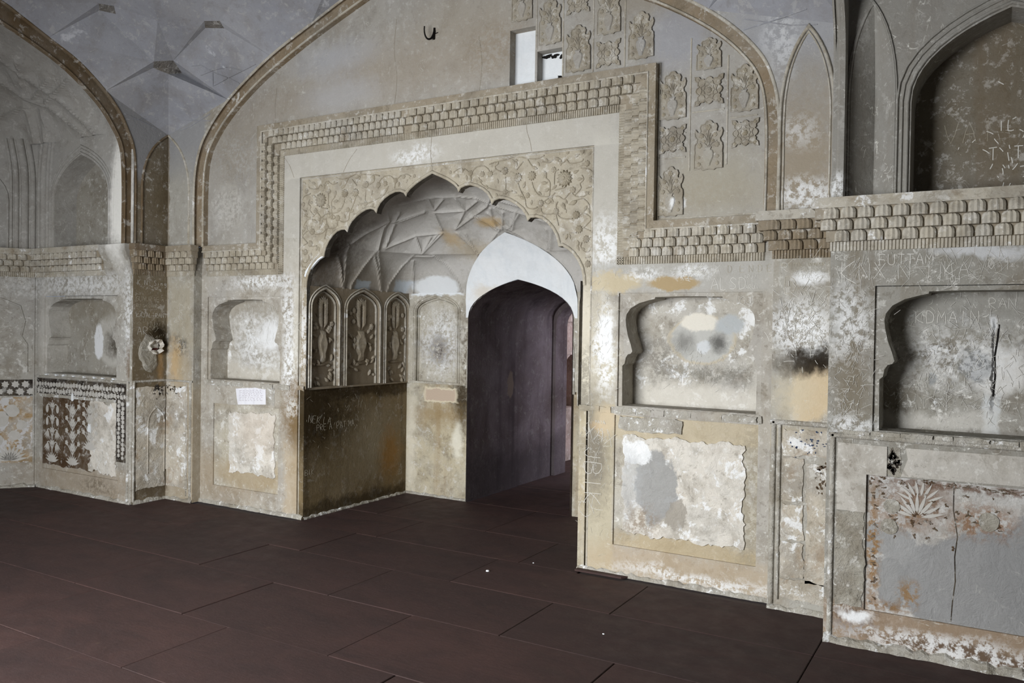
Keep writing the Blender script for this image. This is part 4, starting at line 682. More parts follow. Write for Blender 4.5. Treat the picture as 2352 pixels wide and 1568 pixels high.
# ---------------------------------------------------------------- stepped scale cornices
def scale_mesh(name, mat):
    q = MB(); cols = 7; rows = [(0.0, .97), (0.45, 1.0), (0.72, .95), (0.89, .76), (0.97, .46)]
    F = lambda u, v, w: (u, v, w)
    for b_, wd_ in rows:
        for i in range(cols):
            t = -1 + 2 * i / (cols - 1)
            h = 0.017 + 0.0045 * abs(cos(1.5 * pi * t)) - 0.008 * t * t - (0.004 if b_ > .9 else 0) + 0.004 * (1 - b_)
            q.v.append((t * wd_ * .448, b_, h))
    R = len(rows)
    for a in range(R - 1):
        for i in range(cols - 1): q.f.append((a * cols + i, a * cols + i + 1, (a + 1) * cols + i + 1, (a + 1) * cols + i))
    rim = [(0, i) for i in range(cols)] + [(a, cols - 1) for a in range(1, R)] + [(R - 1, i) for i in range(cols - 2, -1, -1)] + [(a, 0) for a in range(R - 2, 0, -1)]
    b = len(q.v)
    for a, i in rim: v = q.v[a * cols + i]; q.v.append((v[0], v[1], -0.002))
    for k in range(len(rim)):
        j = (k + 1) % len(rim); q.f.append((rim[k][0] * cols + rim[k][1], rim[j][0] * cols + rim[j][1], b + j, b + k))
    me = q.mesh(name, mat); return me
SC = {id(m_): scale_mesh('cornice_scale', m_) for m_ in (m_stuc, m_stucw, m_brown)}
def place_scales(parent, mat, p0, d, o, n, L, z_w, hgt, pitch, stagger, depthk=1.0):
    N = max(1, round(L / pitch)); pt = L / N
    me = SC[id(mat)]
    offs = [(i + .5) * pt for i in range(N)] if not stagger else [i * pt for i in range(1, N)]
    for t in offs:
        q = Vector(p0) + Vector(d) * t + Vector(n) * z_w
        M = Matrix((Vector(d) * pt, Vector(o) * hgt, Vector(n) * depthk)).transposed().to_4x4(); M.translation = q
        inst('cornice_scale', me, parent, M)
RO = [0.0, 0.048, 0.104, 0.160, 0.216, 0.266]
def reeds(m, p0, d, o, n, L, hgt, w):
    k = max(2, int(L / 0.0165)); pt = L / k
    for i in range(k):
        b = len(m.v)
        for t, ww in ((0.12, 0), (.3, .007), (.7, .007), (.88, 0)):
            for hh in (0, hgt):
                m.v.append(tuple(Vector(p0) + Vector(d) * (i + t) * pt + Vector(o) * hh + Vector(n) * (w + ww)))
        for j in range(3): m.f.append((b + 2 * j, b + 2 * j + 2, b + 2 * j + 3, b + 2 * j + 1))
        m.f.append((b, b + 2, b + 4, b + 6))
# trim_1: the band that runs along both wings and up around the doorway
STEP = [0.004, 0.012, 0.030, 0.048, 0.060]
def band_pts(r): return [(-2.458, 2.03 + r), (-1.512 - r, 2.03 + r), (-1.512 - r, 3.02 + r), (1.512 + r, 3.02 + r), (1.512 + r, 2.03 + r), (2.458, 2.03 + r)]
trim_1 = empty('trim_1', (0, 0, 2.03)); tag(trim_1, 'carved stucco scale band framing the cusped doorway and running along both wings', 'trim', 'structure')
def unparent_fix(o, parent):
    o.matrix_parent_inverse = parent.matrix_world.inverted()
bpy.context.view_layer.update()
for k in range(5):
    a, b = band_pts(RO[k]), band_pts(RO[k + 1])
    lp = a + list(reversed(b))
    o = MB().slab(B, [lp], 0.0, STEP[k]).obj('outer_fillet' if k == 4 else 'band_step', m_fillet if k == 4 else m_stuc if k == 0 else m_fillet, trim_1); unparent_fix(o, trim_1)
    pts = band_pts(RO[k])
    for s in range(5):
        p0, p1 = Vector((pts[s][0], 0, pts[s][1])), Vector((pts[s + 1][0], 0, pts[s + 1][1]))
        d = (p1 - p0); L = d.length; d.normalize()
        oo = [Vector((0, 0, 1)), Vector((-1, 0, 0)), Vector((0, 0, 1)), Vector((1, 0, 0)), Vector((0, 0, 1))][s]
        if k == 0:
            m = MB(); reeds(m, p0, d, oo, (0, -1, 0), L, RO[1], STEP[0]); o = m.obj('reeding', m_stuc, trim_1); unparent_fix(o, trim_1)
        elif k < 4:
            nb = len(trim_1.children)
            pit = 0.078
            mat = m_stucw if s == 4 else m_stuc
            if s == 2:   # the left third was restored with narrower scales
                half = 1.30 + RO[k]
                place_scales(trim_1, m_stucw, p0, d, oo, (0, -1, 0), half, STEP[k], .058, .058, k % 2)
                place_scales(trim_1, mat, p0 + d * half, d, oo, (0, -1, 0), L - half, STEP[k], .058, pit, k % 2)
            else: place_scales(trim_1, mat, p0, d, oo, (0, -1, 0), L, STEP[k], .058, pit, k % 2)
for c in trim_1.children:
    if c.name.startswith('cornice_scale'): c.matrix_parent_inverse = trim_1.matrix_world.inverted()
o = MB().sweep(B, band_pts(.214), prof(.012, .010, .058)).obj('bead_moulding', m_stucw, trim_1, smooth=True); unparent_fix(o, trim_1)
o = MB().sweep(B, [(q[0], q[1]) for q in band_pts(.272)], prof(.014, .012, 0)).obj('bead_moulding', m_stucw, trim_1, smooth=True); unparent_fix(o, trim_1)
# straight cornice pieces on piers and bays
TN = [1]
BST = [0.004, 0.022, 0.046, 0.070, 0.084]
def cornice(F3, u0, u1, mat, e0, e1, label, ledge=m_fillet, pitch=0.085, z0=2.03):
    """F3(u, v, w); e0/e1 = how much each step grows out (+1) or is cut back (-1) at the ends"""
    TN[0] += 1
    t = empty('trim_%d' % TN[0], F3((u0 + u1) / 2, z0, 0)); tag(t, label, 'cornice', 'structure')
    bpy.context.view_layer.update(); inv = t.matrix_world.inverted()
    o0 = Vector(F3(0, 0, 0)); d = Vector(F3(1, 0, 0)) - o0; n = Vector(F3(0, 0, 1)) - o0; d.normalize()
    for k in range(5):
        a, b = u0 - e0 * BST[k], u1 + e1 * BST[k]
        MB().box(F3, a, b, z0 + RO[k], z0 + RO[k + 1] + (.002 if k < 4 else .004), 0, BST[k]).obj('ledge' if k == 4 else 'cornice_step', ledge if k == 4 else (mat if k == 0 or mat is m_brown else m_fillet), t)
        p0 = Vector(F3(a, z0 + RO[k], 0))
        if k == 0:
            m = MB(); reeds(m, p0, d, (0, 0, 1), n, b - a, RO[1], BST[0]); m.obj('reeding', mat, t)
        elif k < 4: place_scales(t, mat, p0, d, (0, 0, 1), n, b - a, BST[k], .058, pitch, k % 2)
    for c in t.children: c.matrix_parent_inverse = inv
    return t
cornice(FY(-0.085), 2.525, 2.9, m_brown, 1, -0.2, 'brown scale cornice on the corner strip right of the doorway', m_stucw)
cornice(FY(-0.085), -2.9, -2.525, m_stuc, -1, 0.6, 'pale scale cornice on the narrow strip left of the doorway wall')
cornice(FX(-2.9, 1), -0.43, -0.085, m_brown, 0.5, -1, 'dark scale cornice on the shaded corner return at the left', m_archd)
cornice(FY(-0.43), 2.9, 4.39, m_stucw, 1, -0.2, 'grey scale cornice over the large niche at the right edge', m_stucw, 0.08)
cornice(FY(-0.43), -4.39, -3.28, m_stucw, -0.2, 0, 'scale cornice of the left bay beside the plain repaired block', m_stucw, 0.075)
CHL = lambda u, v, w: (-4.39 - .62 * u + .785 * w, -0.43 - .785 * u - .62 * w, v)
CHR = lambda u, v, w: (4.39 + .62 * u - .785 * w, -0.43 - .785 * u - .62 * w, v)
cornice(CHL, 0.0, 1.2, m_stucw, -0.4, 0, 'scale cornice on the slanting wall at the left edge', m_stucw, 0.085)
cornice(CHR, 0.0, 1.2, m_stucw, -0.4, 0, 'scale cornice on the slanting wall beyond the right edge', m_stucw, 0.085)
# plain repaired block
m = MB(); F = FY(-0.43)
pr = [(0, 2.03), (.006, 2.03), (.03, 2.10), (.032, 2.15), (.055, 2.19), (.08, 2.235), (.084, 2.246), (.084, 2.296), (0, 2.296)]
for a, b in zip(pr[:-1], pr[1:]): m.poly([F(-3.28, a[1], a[0]), F(-2.9, a[1], a[0]), F(-2.9, b[1], b[0]), F(-3.28, b[1], b[0])])
m.poly([F(-3.28, v, w) for w, v in pr]); m.poly([F(-2.9, v, w) for w, v in pr])
o = m.obj('trim_90', m_bayL); tag(o, 'smooth grey plaster block patching the cornice at the left corner', 'cornice', 'structure'); o.name = 'trim_%d' % (TN[0] + 1); TN[0] += 1

# ---------------------------------------------------------------- stucco plaques in the lunette
m_plq = plaster('plaque_stucco', (168, 158, 138), (182, 174, 156), 3.0, grain=0.25, white=(W2, 0.68, 9.0, 0.5), bump=0.25, dark=((146, 130, 102), 0.58, 8.0, 0.4))

def vase_plaque(cx, z0, w, h, keep=1.0, parent=wall_back, seed=0, top=True):
    """lobed cartouche with a vase of flowers: base slab, vase, stems, blossoms"""
    hw = w / 2
    half = [(0, 1.0), (.16, .985), (.30, .93), (.52, .92), (.62, .86), (.55, .80), (.60, .755), (.80, .765), (.93, .82), (1.0, .76), (.93, .68), (.80, .63), (.84, .56), (.97, .52), (1.0, .44), (.97, .36), (1.0, .30), (1.0, .03), (.55, .03), (.40, .0), (0, .02)]
    loop = [(cx + hw * a, z0 + h * b) for a, b in half] + [(cx - hw * a, z0 + h * b) for a, b in reversed(half[1:-1])]
    base = MB().slab(B, [loop], 0, .009).obj('relief_plaque', m_plq, parent, label='raised stucco plaque with a flower vase')
    m = MB(); m.sweep(B, loop, prof(.008, .006, .008), closed=True); m.obj('plaque_rim', m_plq, base, smooth=True)
    v = [(0, .06), (.14, .07), (.20, .12), (.38, .25), (.42, .33), (.34, .39), (.16, .42), (.14, .45), (.26, .47), (0, .475)]
    vl = [(cx + hw * a, z0 + h * b) for a, b in v] + [(cx - hw * a, z0 + h * b) for a, b in reversed(v[1:-1])]
    MB().dome(B, vl, .009, .008, (cx, z0 + h * .3), .8).obj('vase', m_main, base)
    m = MB()
    for a, b, c in ((0, 0, .80), (.10, .30, .70), (-.10, -.30, .70), (.2, .62, .58), (-.2, -.62, .58), (.05, .14, .74), (-.05, -.14, .74)):
        m.sweep(B, smooth_poly([(cx + hw * a * .3, z0 + h * .46), (cx + hw * a * 1.2, z0 + h * (.46 + (c - .46) * .6)), (cx + hw * b, z0 + h * c)], 4), prof(.006, .006, .009))
    m.obj('stems', m_plq, base, smooth=True)
    for a, b, r_, n in ((0, .86, .020, 7), (.48, .70, .016, 7), (-.48, .70, .016, 7), (.62, .5, .018, 7), (-.62, .5, .018, 7), (.66, .12, .014, 6), (-.66, .12, .014, 6), (.68, .26, .012, 6), (-.68, .26, .012, 6), (.32, .58, .012, 6), (-.32, .58, .012, 6)):
        inst('flower', flower_mesh(n), base, mat_at(cx + hw * a, -.009, z0 + h * b, r_ * w / .17, a * 3))
def square_plaque(cx, cz, w, parent=wall_back, seed=0):
    hw = w / 2; loop = []
    q = [(1, 1), (.72, .96), (.60, .78), (.40, .80), (.30, .68), (.16, .86), (0, .94)]
    o8 = q + [(-a, b) for a, b in reversed(q[:-1])]
    for k in range(4):
        for a, b in (o8 if k == 0 else o8)[:-1]:
            if k == 0: p_ = (a, b)
            elif k == 1: p_ = (-b, a)
            elif k == 2: p_ = (-a, -b)
            else: p_ = (b, -a)
            loop.append((cx + hw * p_[0], cz + hw * p_[1]))
    base = MB().slab(B, [loop], 0, .009).obj('relief_plaque', m_plq, parent, label='square lobed stucco plaque with a rosette')
    m = MB(); m.sweep(B, loop, prof(.007, .006, .008), closed=True); m.obj('plaque_rim', m_plq, base, smooth=True)
    m = MB(); m.sweep(B, rosette(cx, cz, hw * .66, 8, .24), prof(.006, .006, .009), closed=True); m.sweep(B, rosette(cx, cz, hw * .42, 8, .2, pi / 2), prof(.005, .005, .009), closed=True)
    m.obj('rosette_line', m_plq, base, smooth=True)
    inst('flower', flower_mesh(8), base, mat_at(cx, -.009, cz, hw * .24))
    for sx in (-1, 1):
        for sy in (-1, 1): inst('flower', flower_mesh(6), base, mat_at(cx + sx * hw * .76, -.009, cz + sy * hw * .76, hw * .14))
for i, (cx, z0, w, h) in enumerate(((1.2065, 3.325, .176, .31), (1.653, 3.343, .168, .30), (.99, 3.542, .165, .31), (1.4255, 3.538, .16, .31), (.768, 3.74, .16, .30), (1.871, 2.93, .17, .30), (2.106, 2.597, .174, .30), (2.32, 2.928, .162, .28), (1.868, 2.325, .16, .31), (2.098, 3.212, .15, .19))):
    vase_plaque(cx, z0, w, h, seed=i)
for i, (cx, cz, w) in enumerate(((1.425, 3.412, .168), (1.876, 2.806, .168), (2.103, 3.083, .176), (2.329, 2.798, .16), (1.20, 3.80, .168), (.77, 4.14, .16))):
    square_plaque(cx, cz, w, seed=i)
# shallow grid lines between the plaques and lunette panel joints
m = MB()
for l in ([(1.985, 2.60), (1.985, 3.42)], [(2.218, 2.62), (2.218, 3.28)], [(1.79, 2.84 - .0), (1.96, 2.84)], [(2.0, 2.96), (2.2, 2.96)], [(2.235, 2.90), (2.40, 2.90)], [(1.79, 2.69), (1.96, 2.69)], [(1.09, 3.31), (1.09, 3.95)], [(1.315, 3.31), (1.315, 3.9)], [(1.54, 3.31), (1.54, 3.8)], [(1.77, 2.31), (1.77, 3.28)], [(1.78, 2.312), (2.45, 2.312)], [(.885, 3.52), (.885, 4.0)]):
    m.sweep(B, l, prof(.010, .005))
m.obj('panel_grid', m_stucw, wall_back, smooth=True)
# ---------------------------------------------------------------- iron hook high on the lunette
h0 = empty('iron_hook', (0.02, 0, 3.78)); tag(h0, 'black iron hook projecting from the lunette above the doorway', 'hook')
bpy.context.view_layer.update(); inv = h0.matrix_world.inverted()
c = bez([(0.018, -0.014, 3.768), (0.012, -.045, 3.70), (-.03, -.075, 3.72), (-.024, -.07, 3.82)], 12)
o = MB().tube([(0.02, 0.0, 3.80), (0.02, -0.01, 3.785)] + c, .0075, 8, [1.2, 1.2] + [1.15 - .5 * i / 12 for i in range(13)]).obj('hook_shank', m_iron, h0, smooth=True); o.matrix_parent_inverse = inv
o = MB().tube([(0.019, -0.004, 3.82), (0.018, -.012, 3.735)], .008, 8).obj('wall_spike', m_iron, h0, smooth=True); o.matrix_parent_inverse = inv
o = MB().tube([(0.02, -0.008, 3.775), (0.05, -.005, 3.782)], .003, 6).obj('wire_end', m_iron, h0, smooth=True); o.matrix_parent_inverse = inv
# ---------------------------------------------------------------- alcove behind the cusped arch
AX, AY = 1.235, 1.355
m_carve = plaster('alcove_carving', (186, 170, 142), (206, 192, 166), 6.0, grain=0.3, mott=0.8, bump=0.3)
wall_alcove = empty('wall_alcove', (0, 0, 0)); tag(wall_alcove, 'sooty walls of the vaulted alcove seen through the cusped arch', 'wall', 'structure')
DOORP = archpanel(0, 0.535, 0, 1.70, 2.04, 10)
for s in (-1, 1):
    F = FX(s * 1.258, -s)
    MB().slab(F, [rect(0.0, 1.385, 0, 1.075)], -0.05, 0).obj('side_dado', m_soot if s < 0 else m_alcl, wall_alcove, label='soot-blackened alcove side wall' if s < 0 else None)
    F = FX(s * AX, -s)
    pans = [(0.215, 0.158, 1.09, 1.765, 1.908), (0.70, 0.215, 1.085, 1.76, 1.908), (1.185, 0.165, 1.08, 1.765, 1.895)]
    m = MB(); loops = [archpanel(*q) for q in pans]
    m.tri(F, [rect(0.03, AY, 1.07, 1.932)] + loops, 0)
    for l in loops: m.side(F, l, -0.035, 0)
    m.side(F, [(0.03, 1.07), (AY, 1.07)], -0.03, 0, False)
    m.obj('side_panels', m_alc if s < 0 else m_alcb, wall_alcove)
    for q, l in zip(pans, loops):
        MB().slab(F, [l], -0.05, -0.035).obj('arched_panel', m_alc if s < 0 else m_alcb, wall_alcove, label='arched panel carved with a tall flower vase')
        m = MB(); c, hw, z0, zs_, za = q
        m.sweep(F, archpanel(c, hw + .012, z0, zs_, za + .014), prof(.016, .014)); m.sweep(F, archpanel(c, hw - .012, z0, zs_, za - .016), prof(.014, .020, -.035)); m.sweep(F, archpanel(c, hw + .034, z0, zs_, za + .04), prof(.010, .009))
        m.obj('panel_moulding', m_stucw, wall_alcove, smooth=True)
        # carved vase, stems and leaves
        w0 = -0.035; h_ = .75
        X = lambda a, b: (c + hw * a, 1.09 + h_ * b)
        v = [(0, .26), (.16, .27), (.12, .33), (.30, .42), (.36, .49), (.28, .56), (.14, .59), (.18, .63), (0, .64)]
        vl = [X(a, b) for a, b in v] + [X(-a, b) for a, b in reversed(v[1:-1])]
        MB().dome(F, vl, w0, .026, X(0, .46), .7).obj('vase', m_carve if s < 0 else m_alcb, wall_alcove)
        mm = MB(); mm.box(F, c - hw * .5, c + hw * .5, 1.09 + h_ * .235, 1.09 + h_ * .255, w0, w0 + .012)
        for a, b, d in ((0, 0, 1.0), (.05, .32, .93), (-.05, -.32, .93), (.08, .5, .82), (-.08, -.5, .82)):
            mm.sweep(F, smooth_poly([X(a, .64), X(a * 1.5 + b * .2, .64 + (d - .64) * .6), X(b, d)], 4), prof(.010, .010, w0))
        mm.obj('stems', m_alc if s < 0 else m_alcb, wall_alcove, smooth=True)
        r = random.Random(int(c * 100)); mm = MB()
        for k in range(9):
            for sg in (-1, 1):
                b = .66 + .034 * k
                lx, lz = X(sg * .06, b); mm.dome(F, leaf(lx, lz, (.105 - .004 * k) * (.6 + hw * 2), .016, pi / 2 - sg * (.45 + .03 * k)), w0, .020, mid=.5)
        for k in range(9):
            a = pi * (k + .5) / 9; lx, lz = X(0, .93); mm.dome(F, leaf(lx, lz, .07, .008, a), w0, .020, mid=.5)
        for k in range(20):
            sg = 1 if k % 2 else -1; lx, lz = X(sg * r.uniform(.35, .8), r.uniform(.04, .6)); mm.dome(F, leaf(lx, lz, .06, .014, r.uniform(0, 6.28)), w0, .018, mid=.5)
        for k in range(6):
            lx, lz = X(r.choice([-1, 1]) * r.uniform(.45, .7), r.uniform(.62, .88)); mm.dome(F, rosette(lx, lz, .026, 7), w0, .018)
        mm.obj('leaf_carving', m_carve if s < 0 else m_alcb, wall_alcove, kind='stuff')
F = FY(AY)
dl = [q for q in DOORP if q[1] < 1.932]
zl = [(-0.535 * 0 - 0.40, 1.932)]
from bisect import bisect
def door_hw(z):
    half = [(abs(u), v) for u, v in DOORP[:12]]
    if z <= half[1][1]: return half[0][0]
    for (u0, v0), (u1, v1) in zip(half[:-1], half[1:]):
        if v0 <= z <= v1: return u0 + (u1 - u0) * (z - v0) / max(1e-6, v1 - v0)
    return 0.0
def zdoor(x):
    half = [(abs(u), v) for u, v in DOORP[1:12]]
    x = abs(x)
    for (u0, v0), (u1, v1) in zip(half[:-1], half[1:]):
        if u1 <= x <= u0: return v0 + (v1 - v0) * (u0 - x) / max(1e-6, u0 - u1)
    return 1.70
for s in (-1, 1):
    F = FY(AY, s)
    edge = [(door_hw(z), z) for z in (1.07, 1.70, 1.75, 1.80, 1.85, 1.90, 1.932)]
    pan = archpanel(0.907, 0.235, 1.09, 1.76, 1.885)
    m = MB(); m.tri(F, [edge[:1] + [(AX, 1.07), (AX, 1.932)] + list(reversed(edge[1:])), pan], 0); m.side(F, pan, -.03, 0)
    m.obj('back_panels', m_alcb, wall_alcove)
    MB().slab(F, [pan], -.05, -.03).obj('arched_panel', m_alcb, wall_alcove, label='worn arched panel beside the passage')
    m = MB(); m.sweep(F, archpanel(.907, .247, 1.09, 1.76, 1.90), prof(.014, .014)); m.sweep(F, archpanel(.907, .222, 1.09, 1.76, 1.868), prof(.012, .016, -.03)); m.sweep(F, archpanel(.907, .268, 1.09, 1.76, 1.924), prof(.010, .009)); m.obj('panel_moulding', m_alcb, wall_alcove, smooth=True)
    MB().slab(FY(1.372, s), [rect(0.538, 1.26, 0, 1.075)], -.02, 0).obj('back_dado', m_alcl, wall_alcove)
    r = random.Random(4)
    MB().slab(FY(1.36, s), [[(.538, 1.05), (.56, 1.05), (.552, 1.2), (.556, 1.32), (.545, 1.45), (.538, 1.47)]], -.01, .012).obj('broken_edge', m_skirt, wall_alcove)
# ---- alcove vault: net of ribs over a coved shell
VA = dict(a=1.25, b=1.37, zs=1.72, h=1.09, m=2.2)
def va_s(t): return max(1 - t ** VA['m'], 0.0) ** (1 / VA['m'])
def va_q(t): return 30 + (3.2 - 30) * min(1, t / .5)
def va_y(x, z):
    t = max(0.0, (z - VA['zs']) / VA['h']); s = va_s(t); q = va_q(t)
    return VA['b'] * s * max(0.0, 1 - (abs(x) / (VA['a'] * s)) ** q) ** (1 / q)
def shell(nt, nf, t0, pt):
    V = [[pt(t0 + (1 - t0) * (i / nt) ** .9, j / nf) for j in range(nf + 1)] for i in range(nt + 1)]
    return V
def pt_alc(t, f):
    t = min(t, .9995); s = va_s(t); q = va_q(t); a = pi * (1 - f); c, d = cos(a), sin(a)
    k = 1.0 / ((abs(c) ** q + abs(d) ** q) ** (1 / q))
    return Vector((VA['a'] * s * c * k, max(0.0, VA['b'] * s * d * k), VA['zs'] + VA['h'] * t))
def seg_grid(ribs, cell=.1):
    segs = []
    for l in ribs:
        for p0, p1 in zip(l[:-1], l[1:]): segs.append((Vector(p0), Vector(p1)))
    g = {}
    for sgm in segs:
        n = max(1, int((sgm[1] - sgm[0]).length / (cell * .5)))
        for k in range(n + 1):
            q = sgm[0].lerp(sgm[1], k / n); c = tuple(int(math.floor(x / cell)) for x in q)
            for dx in (-1, 0, 1):
                for dy in (-1, 0, 1):
                    for dz in (-1, 0, 1): g.setdefault((c[0] + dx, c[1] + dy, c[2] + dz), set()).add(id(sgm))
    ids = {id(x): x for x in segs}
    g = {k: [ids[i] for i in v] for k, v in g.items()}
    def dist(q):
        best = .2
        for a, b in g.get(tuple(int(math.floor(x / cell)) for x in q), ()):
            ab = b - a; L = ab.length_squared
            u = 0 if L < 1e-12 else max(0, min(1, (q - a).dot(ab) / L)); best = min(best, (a + ab * u - q).length)
        return best
    return dist
def net_vault(V, dist, amp, ell, rib, cull, centre):
    m = MB(); nt, nf = len(V) - 1, len(V[0]) - 1; W = []
    for i in range(nt + 1):
        row = []
        for j in range(nf + 1):
            q = V[i][j]; d = dist(q)
            n = (q - centre(q)).normalized()
            row.append(q + n * (amp * (1 - math.exp(-(d / ell) ** 1.2)) - rib * math.exp(-(d / .011) ** 2)))
        W.append(row)
    idx = [[m.add(q) for q in row] for row in W]
    for i in range(nt):
        for j in range(nf):
            c = (V[i][j] + V[i + 1][j + 1]) * .5
            if not cull(c): m.f.append((idx[i][j], idx[i][j + 1], idx[i + 1][j + 1], idx[i + 1][j]))
    return m
ribs = [l for l in RIBS] + [[(-x, y, z) for x, y, z in l] for l in RIBS]
V = shell(150, 340, (1.925 - 1.72) / 1.09, pt_alc)
m = net_vault(V, seg_grid(ribs), .020, .045, .010, lambda c: c.y < .06 or (c.y > 1.15 and c.z < 2.05 and abs(c.x) < door_hw(c.z) + .004), lambda q: Vector((0, 0.2, 1.9)))
ceiling_alcove = m.obj('ceiling_alcove', m_alv, None, smooth=False)
tag(ceiling_alcove, 'net vault of ribs and star facets inside the cusped alcove', 'vault', 'structure')
# white lunette over the passage, following the vault
LUN = pointed(0, .572, 1.86, 2.43, 12)
def zlun(x):
    h_ = [(abs(u), v) for u, v in LUN[:13]]; x = abs(x)
    for (u0, v0), (u1, v1) in zip(h_[:-1], h_[1:]):
        if u1 <= x <= u0: return v0 + (v1 - v0) * (u0 - x) / max(1e-6, u0 - u1)
    return 1.86
m = MB(); nx, nz = 48, 14; I = []
for i in range(nx + 1):
    x = -.571 + 1.142 * i / nx; z0 = zdoor(x) if abs(x) < .535 else 1.70; z1 = max(zlun(x), z0 + .01); row = []
    for k in range(nz + 1):
        z = z0 + (z1 - z0) * k / nz; row.append(m.add((x, va_y(x, z) - .016 - .02 * (1 - (k / nz)) * max(0, 1 - abs(x) / .06) * 0, z)))
    I.append(row)
for i in range(nx):
    for k in range(nz): m.f.append((I[i][k], I[i + 1][k], I[i + 1][k + 1], I[i][k + 1]))
m.obj('tympanum', m_tymp, wall_alcove, smooth=True, label='white painted lunette above the passage opening')
# ---- passage and the room beyond
m = MB(); F = lambda u, v, w: (u, w, v)
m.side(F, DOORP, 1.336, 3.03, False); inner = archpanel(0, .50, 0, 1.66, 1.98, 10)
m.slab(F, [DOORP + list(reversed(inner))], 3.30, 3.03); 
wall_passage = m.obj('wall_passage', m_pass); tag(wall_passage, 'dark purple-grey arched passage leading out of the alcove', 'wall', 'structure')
m = MB(); m.tri(F, [[(-.9, 0), (-.9, 3.2), (2.7, 3.2), (2.7, 0)] + list(reversed(inner))], 3.30)
m.side(F, [(2.6, 0), (2.6, 3.2)], 3.3, 7, False); m.tri(F, [rect(-.9, 2.7, 0, 3.2)], 7.0); m.side(F, [(-.9, 3.0), (2.7, 3.0)], 3.3, 7, False)
G = FX(-.85, 1); nl = archpanel(4.11, .175, .65, 1.12, 1.30, 8)
m.tri(G, [rect(3.3, 7, 0, 3.2), nl], 0); m.side(G, nl, -.22, 0); m.tri(G, [rect(3.9, 4.35, .6, 1.4)], -.22)
wall_room = m.obj('wall_far_room', m_far); tag(wall_room, 'pinkish lit wall with a small arched niche beyond the passage', 'wall', 'structure')
m = MB(); m.box(G, 3.31, 6, 1.30, 1.34, 0, .03); m.box(G, 3.31, 6, 1.70, 1.78, 0, .05); m.obj('string_course', m_far, wall_room)

# ---------------------------------------------------------------- main vault: kite facets between the four arches
ceiling = empty('ceiling', (0, -2.985, 5.1)); tag(ceiling, 'high plaster net vault with kite facets rising between the arches', 'vault', 'structure')
bpy.context.view_layer.update(); cinv = ceiling.matrix_world.inverted()
N = dict(A=(0, 0, 3.32), B3=(.79, 0, 3.545), B1=(0, .62, 3.565), hTL=(.36, .417, 3.819), hLL=(.29, .372, 3.786), hTR=(.43, .28, 3.855), hR=(.40, .184, 3.80), hB=(.33, .252, 3.762), hRL=(.36, .138, 3.796),
    c1a=(.27, .858, 4.17), c1b=(.33, .765, 4.17), c1c=(.30, .729, 4.124), c1d=(.22, .821, 4.136), c2a=(.883, .33, 4.096), c2b=(1.036, .30, 4.079), c2c=(1.018, .24, 4.041), c2d=(.825, .27, 4.068),
    T2R=(1.288, 0, 3.845), T2L=(0, 1.107, 3.865), T3R=(1.757, 0, 4.026), T3L=(0, 1.48, 4.03), D=(1.0, 1.0, 4.42), E2=(1.5, .40, 4.32), E1=(.40, 1.40, 4.34), TOP=(2.9, 2.9, 5.1), PR=(2.9, 0, 4.45), PL=(0, 2.9, 4.5))
def ro(a, b): return [(2.9 - u, 0, v) for u, v in OUT if 2.9 - b < u < 2.9 - a]
def lo_(a, b): return [(0, 2.9 - u, v) for u, v in OUTL if 2.9 - b < u < 2.9 - a]
K = lambda *n: [N[x] for x in n]
FAC = [(('f', 3), K('A', 'B3', 'hRL', 'hB', 'hLL', 'B1')), ('f', K('B1', 'hLL', 'hTL')), ('f', K('B3', 'hR', 'hRL')), ('h', K('hTL', 'hTR', 'hR', 'hRL', 'hB', 'hLL')),
    (('f', -2), K('B3') + ro(.79, 1.288) + K('T2R', 'c2c', 'c2d', 'hTR', 'hR')), (('f', -1), K('B1') + lo_(.62, 1.107) + K('T2L', 'c1d', 'c1c', 'hTL')),
    ('f', K('hTR', 'c2d', 'c2a')), ('f', K('hTL', 'c1b', 'c1c')), ('h', K('c1a', 'c1b', 'c1c', 'c1d')), ('h', K('c2a', 'c2b', 'c2c', 'c2d')), ('f', K('T2L', 'c1a', 'c1d')), ('f', K('T2R', 'c2b', 'c2c')),
    ('f', K('hTL', 'hTR', 'c2a', 'D', 'c1b')), (('f', -1), K('T2R') + ro(1.288, 1.757) + K('T3R', 'E2', 'c2b')), (('f', -1), K('T2L') + lo_(1.107, 1.48) + K('T3L', 'E1', 'c1a')),
    ('f', K('c2a', 'c2b', 'E2', 'D')), ('f', K('c1b', 'c1a', 'E1', 'D')), ('f', K('T3R') + ro(1.757, 2.9) + K('PR', 'TOP', 'E2')), ('f', K('T3L') + lo_(1.48, 2.9) + K('PL', 'TOP', 'E1')), ('f', K('E2', 'TOP', 'E1', 'D'))]
for sx in (-1, 1):
    for sy in (1, -1):
        for kd, pts in FAC:
            q = [Vector((sx * (2.9 - s), -2.985 + sy * (2.9 - t), z)) for s, t, z in pts]
            ci = kd[1] if isinstance(kd, tuple) else None
            if ci is not None:
                mm = MB(); n_ = len(q)
                for i_ in range(1, n_ - 1): mm.poly([q[ci], q[(ci + i_) % n_], q[(ci + i_ + 1) % n_]])
            else: mm = MB().fan(q)
            kd = kd[0] if isinstance(kd, tuple) else kd
            o = mm.obj('vault_hub' if kd == 'h' else 'vault_facet', m_hub if kd == 'h' else m_vault, ceiling); o.matrix_parent_inverse = cinv
# incised star lines on the lower facets of the corner beside the left bay
def lines3(parent, polys, mat, name, r=.0035, inv=None):
    m = MB()
    for l in polys: m.tube([tuple(q) for q in l], r, 4)
    o = m.obj(name, mat, parent)
    if inv is not None: o.matrix_parent_inverse = inv
    return o

lines3(ceiling, VLINES, m_vault, 'incised_lines', .0042, cinv)
lines3(ceiling, [[(-x, y, z) for x, y, z in l] for l in VLINES], m_vault, 'incised_lines', .0042, cinv)
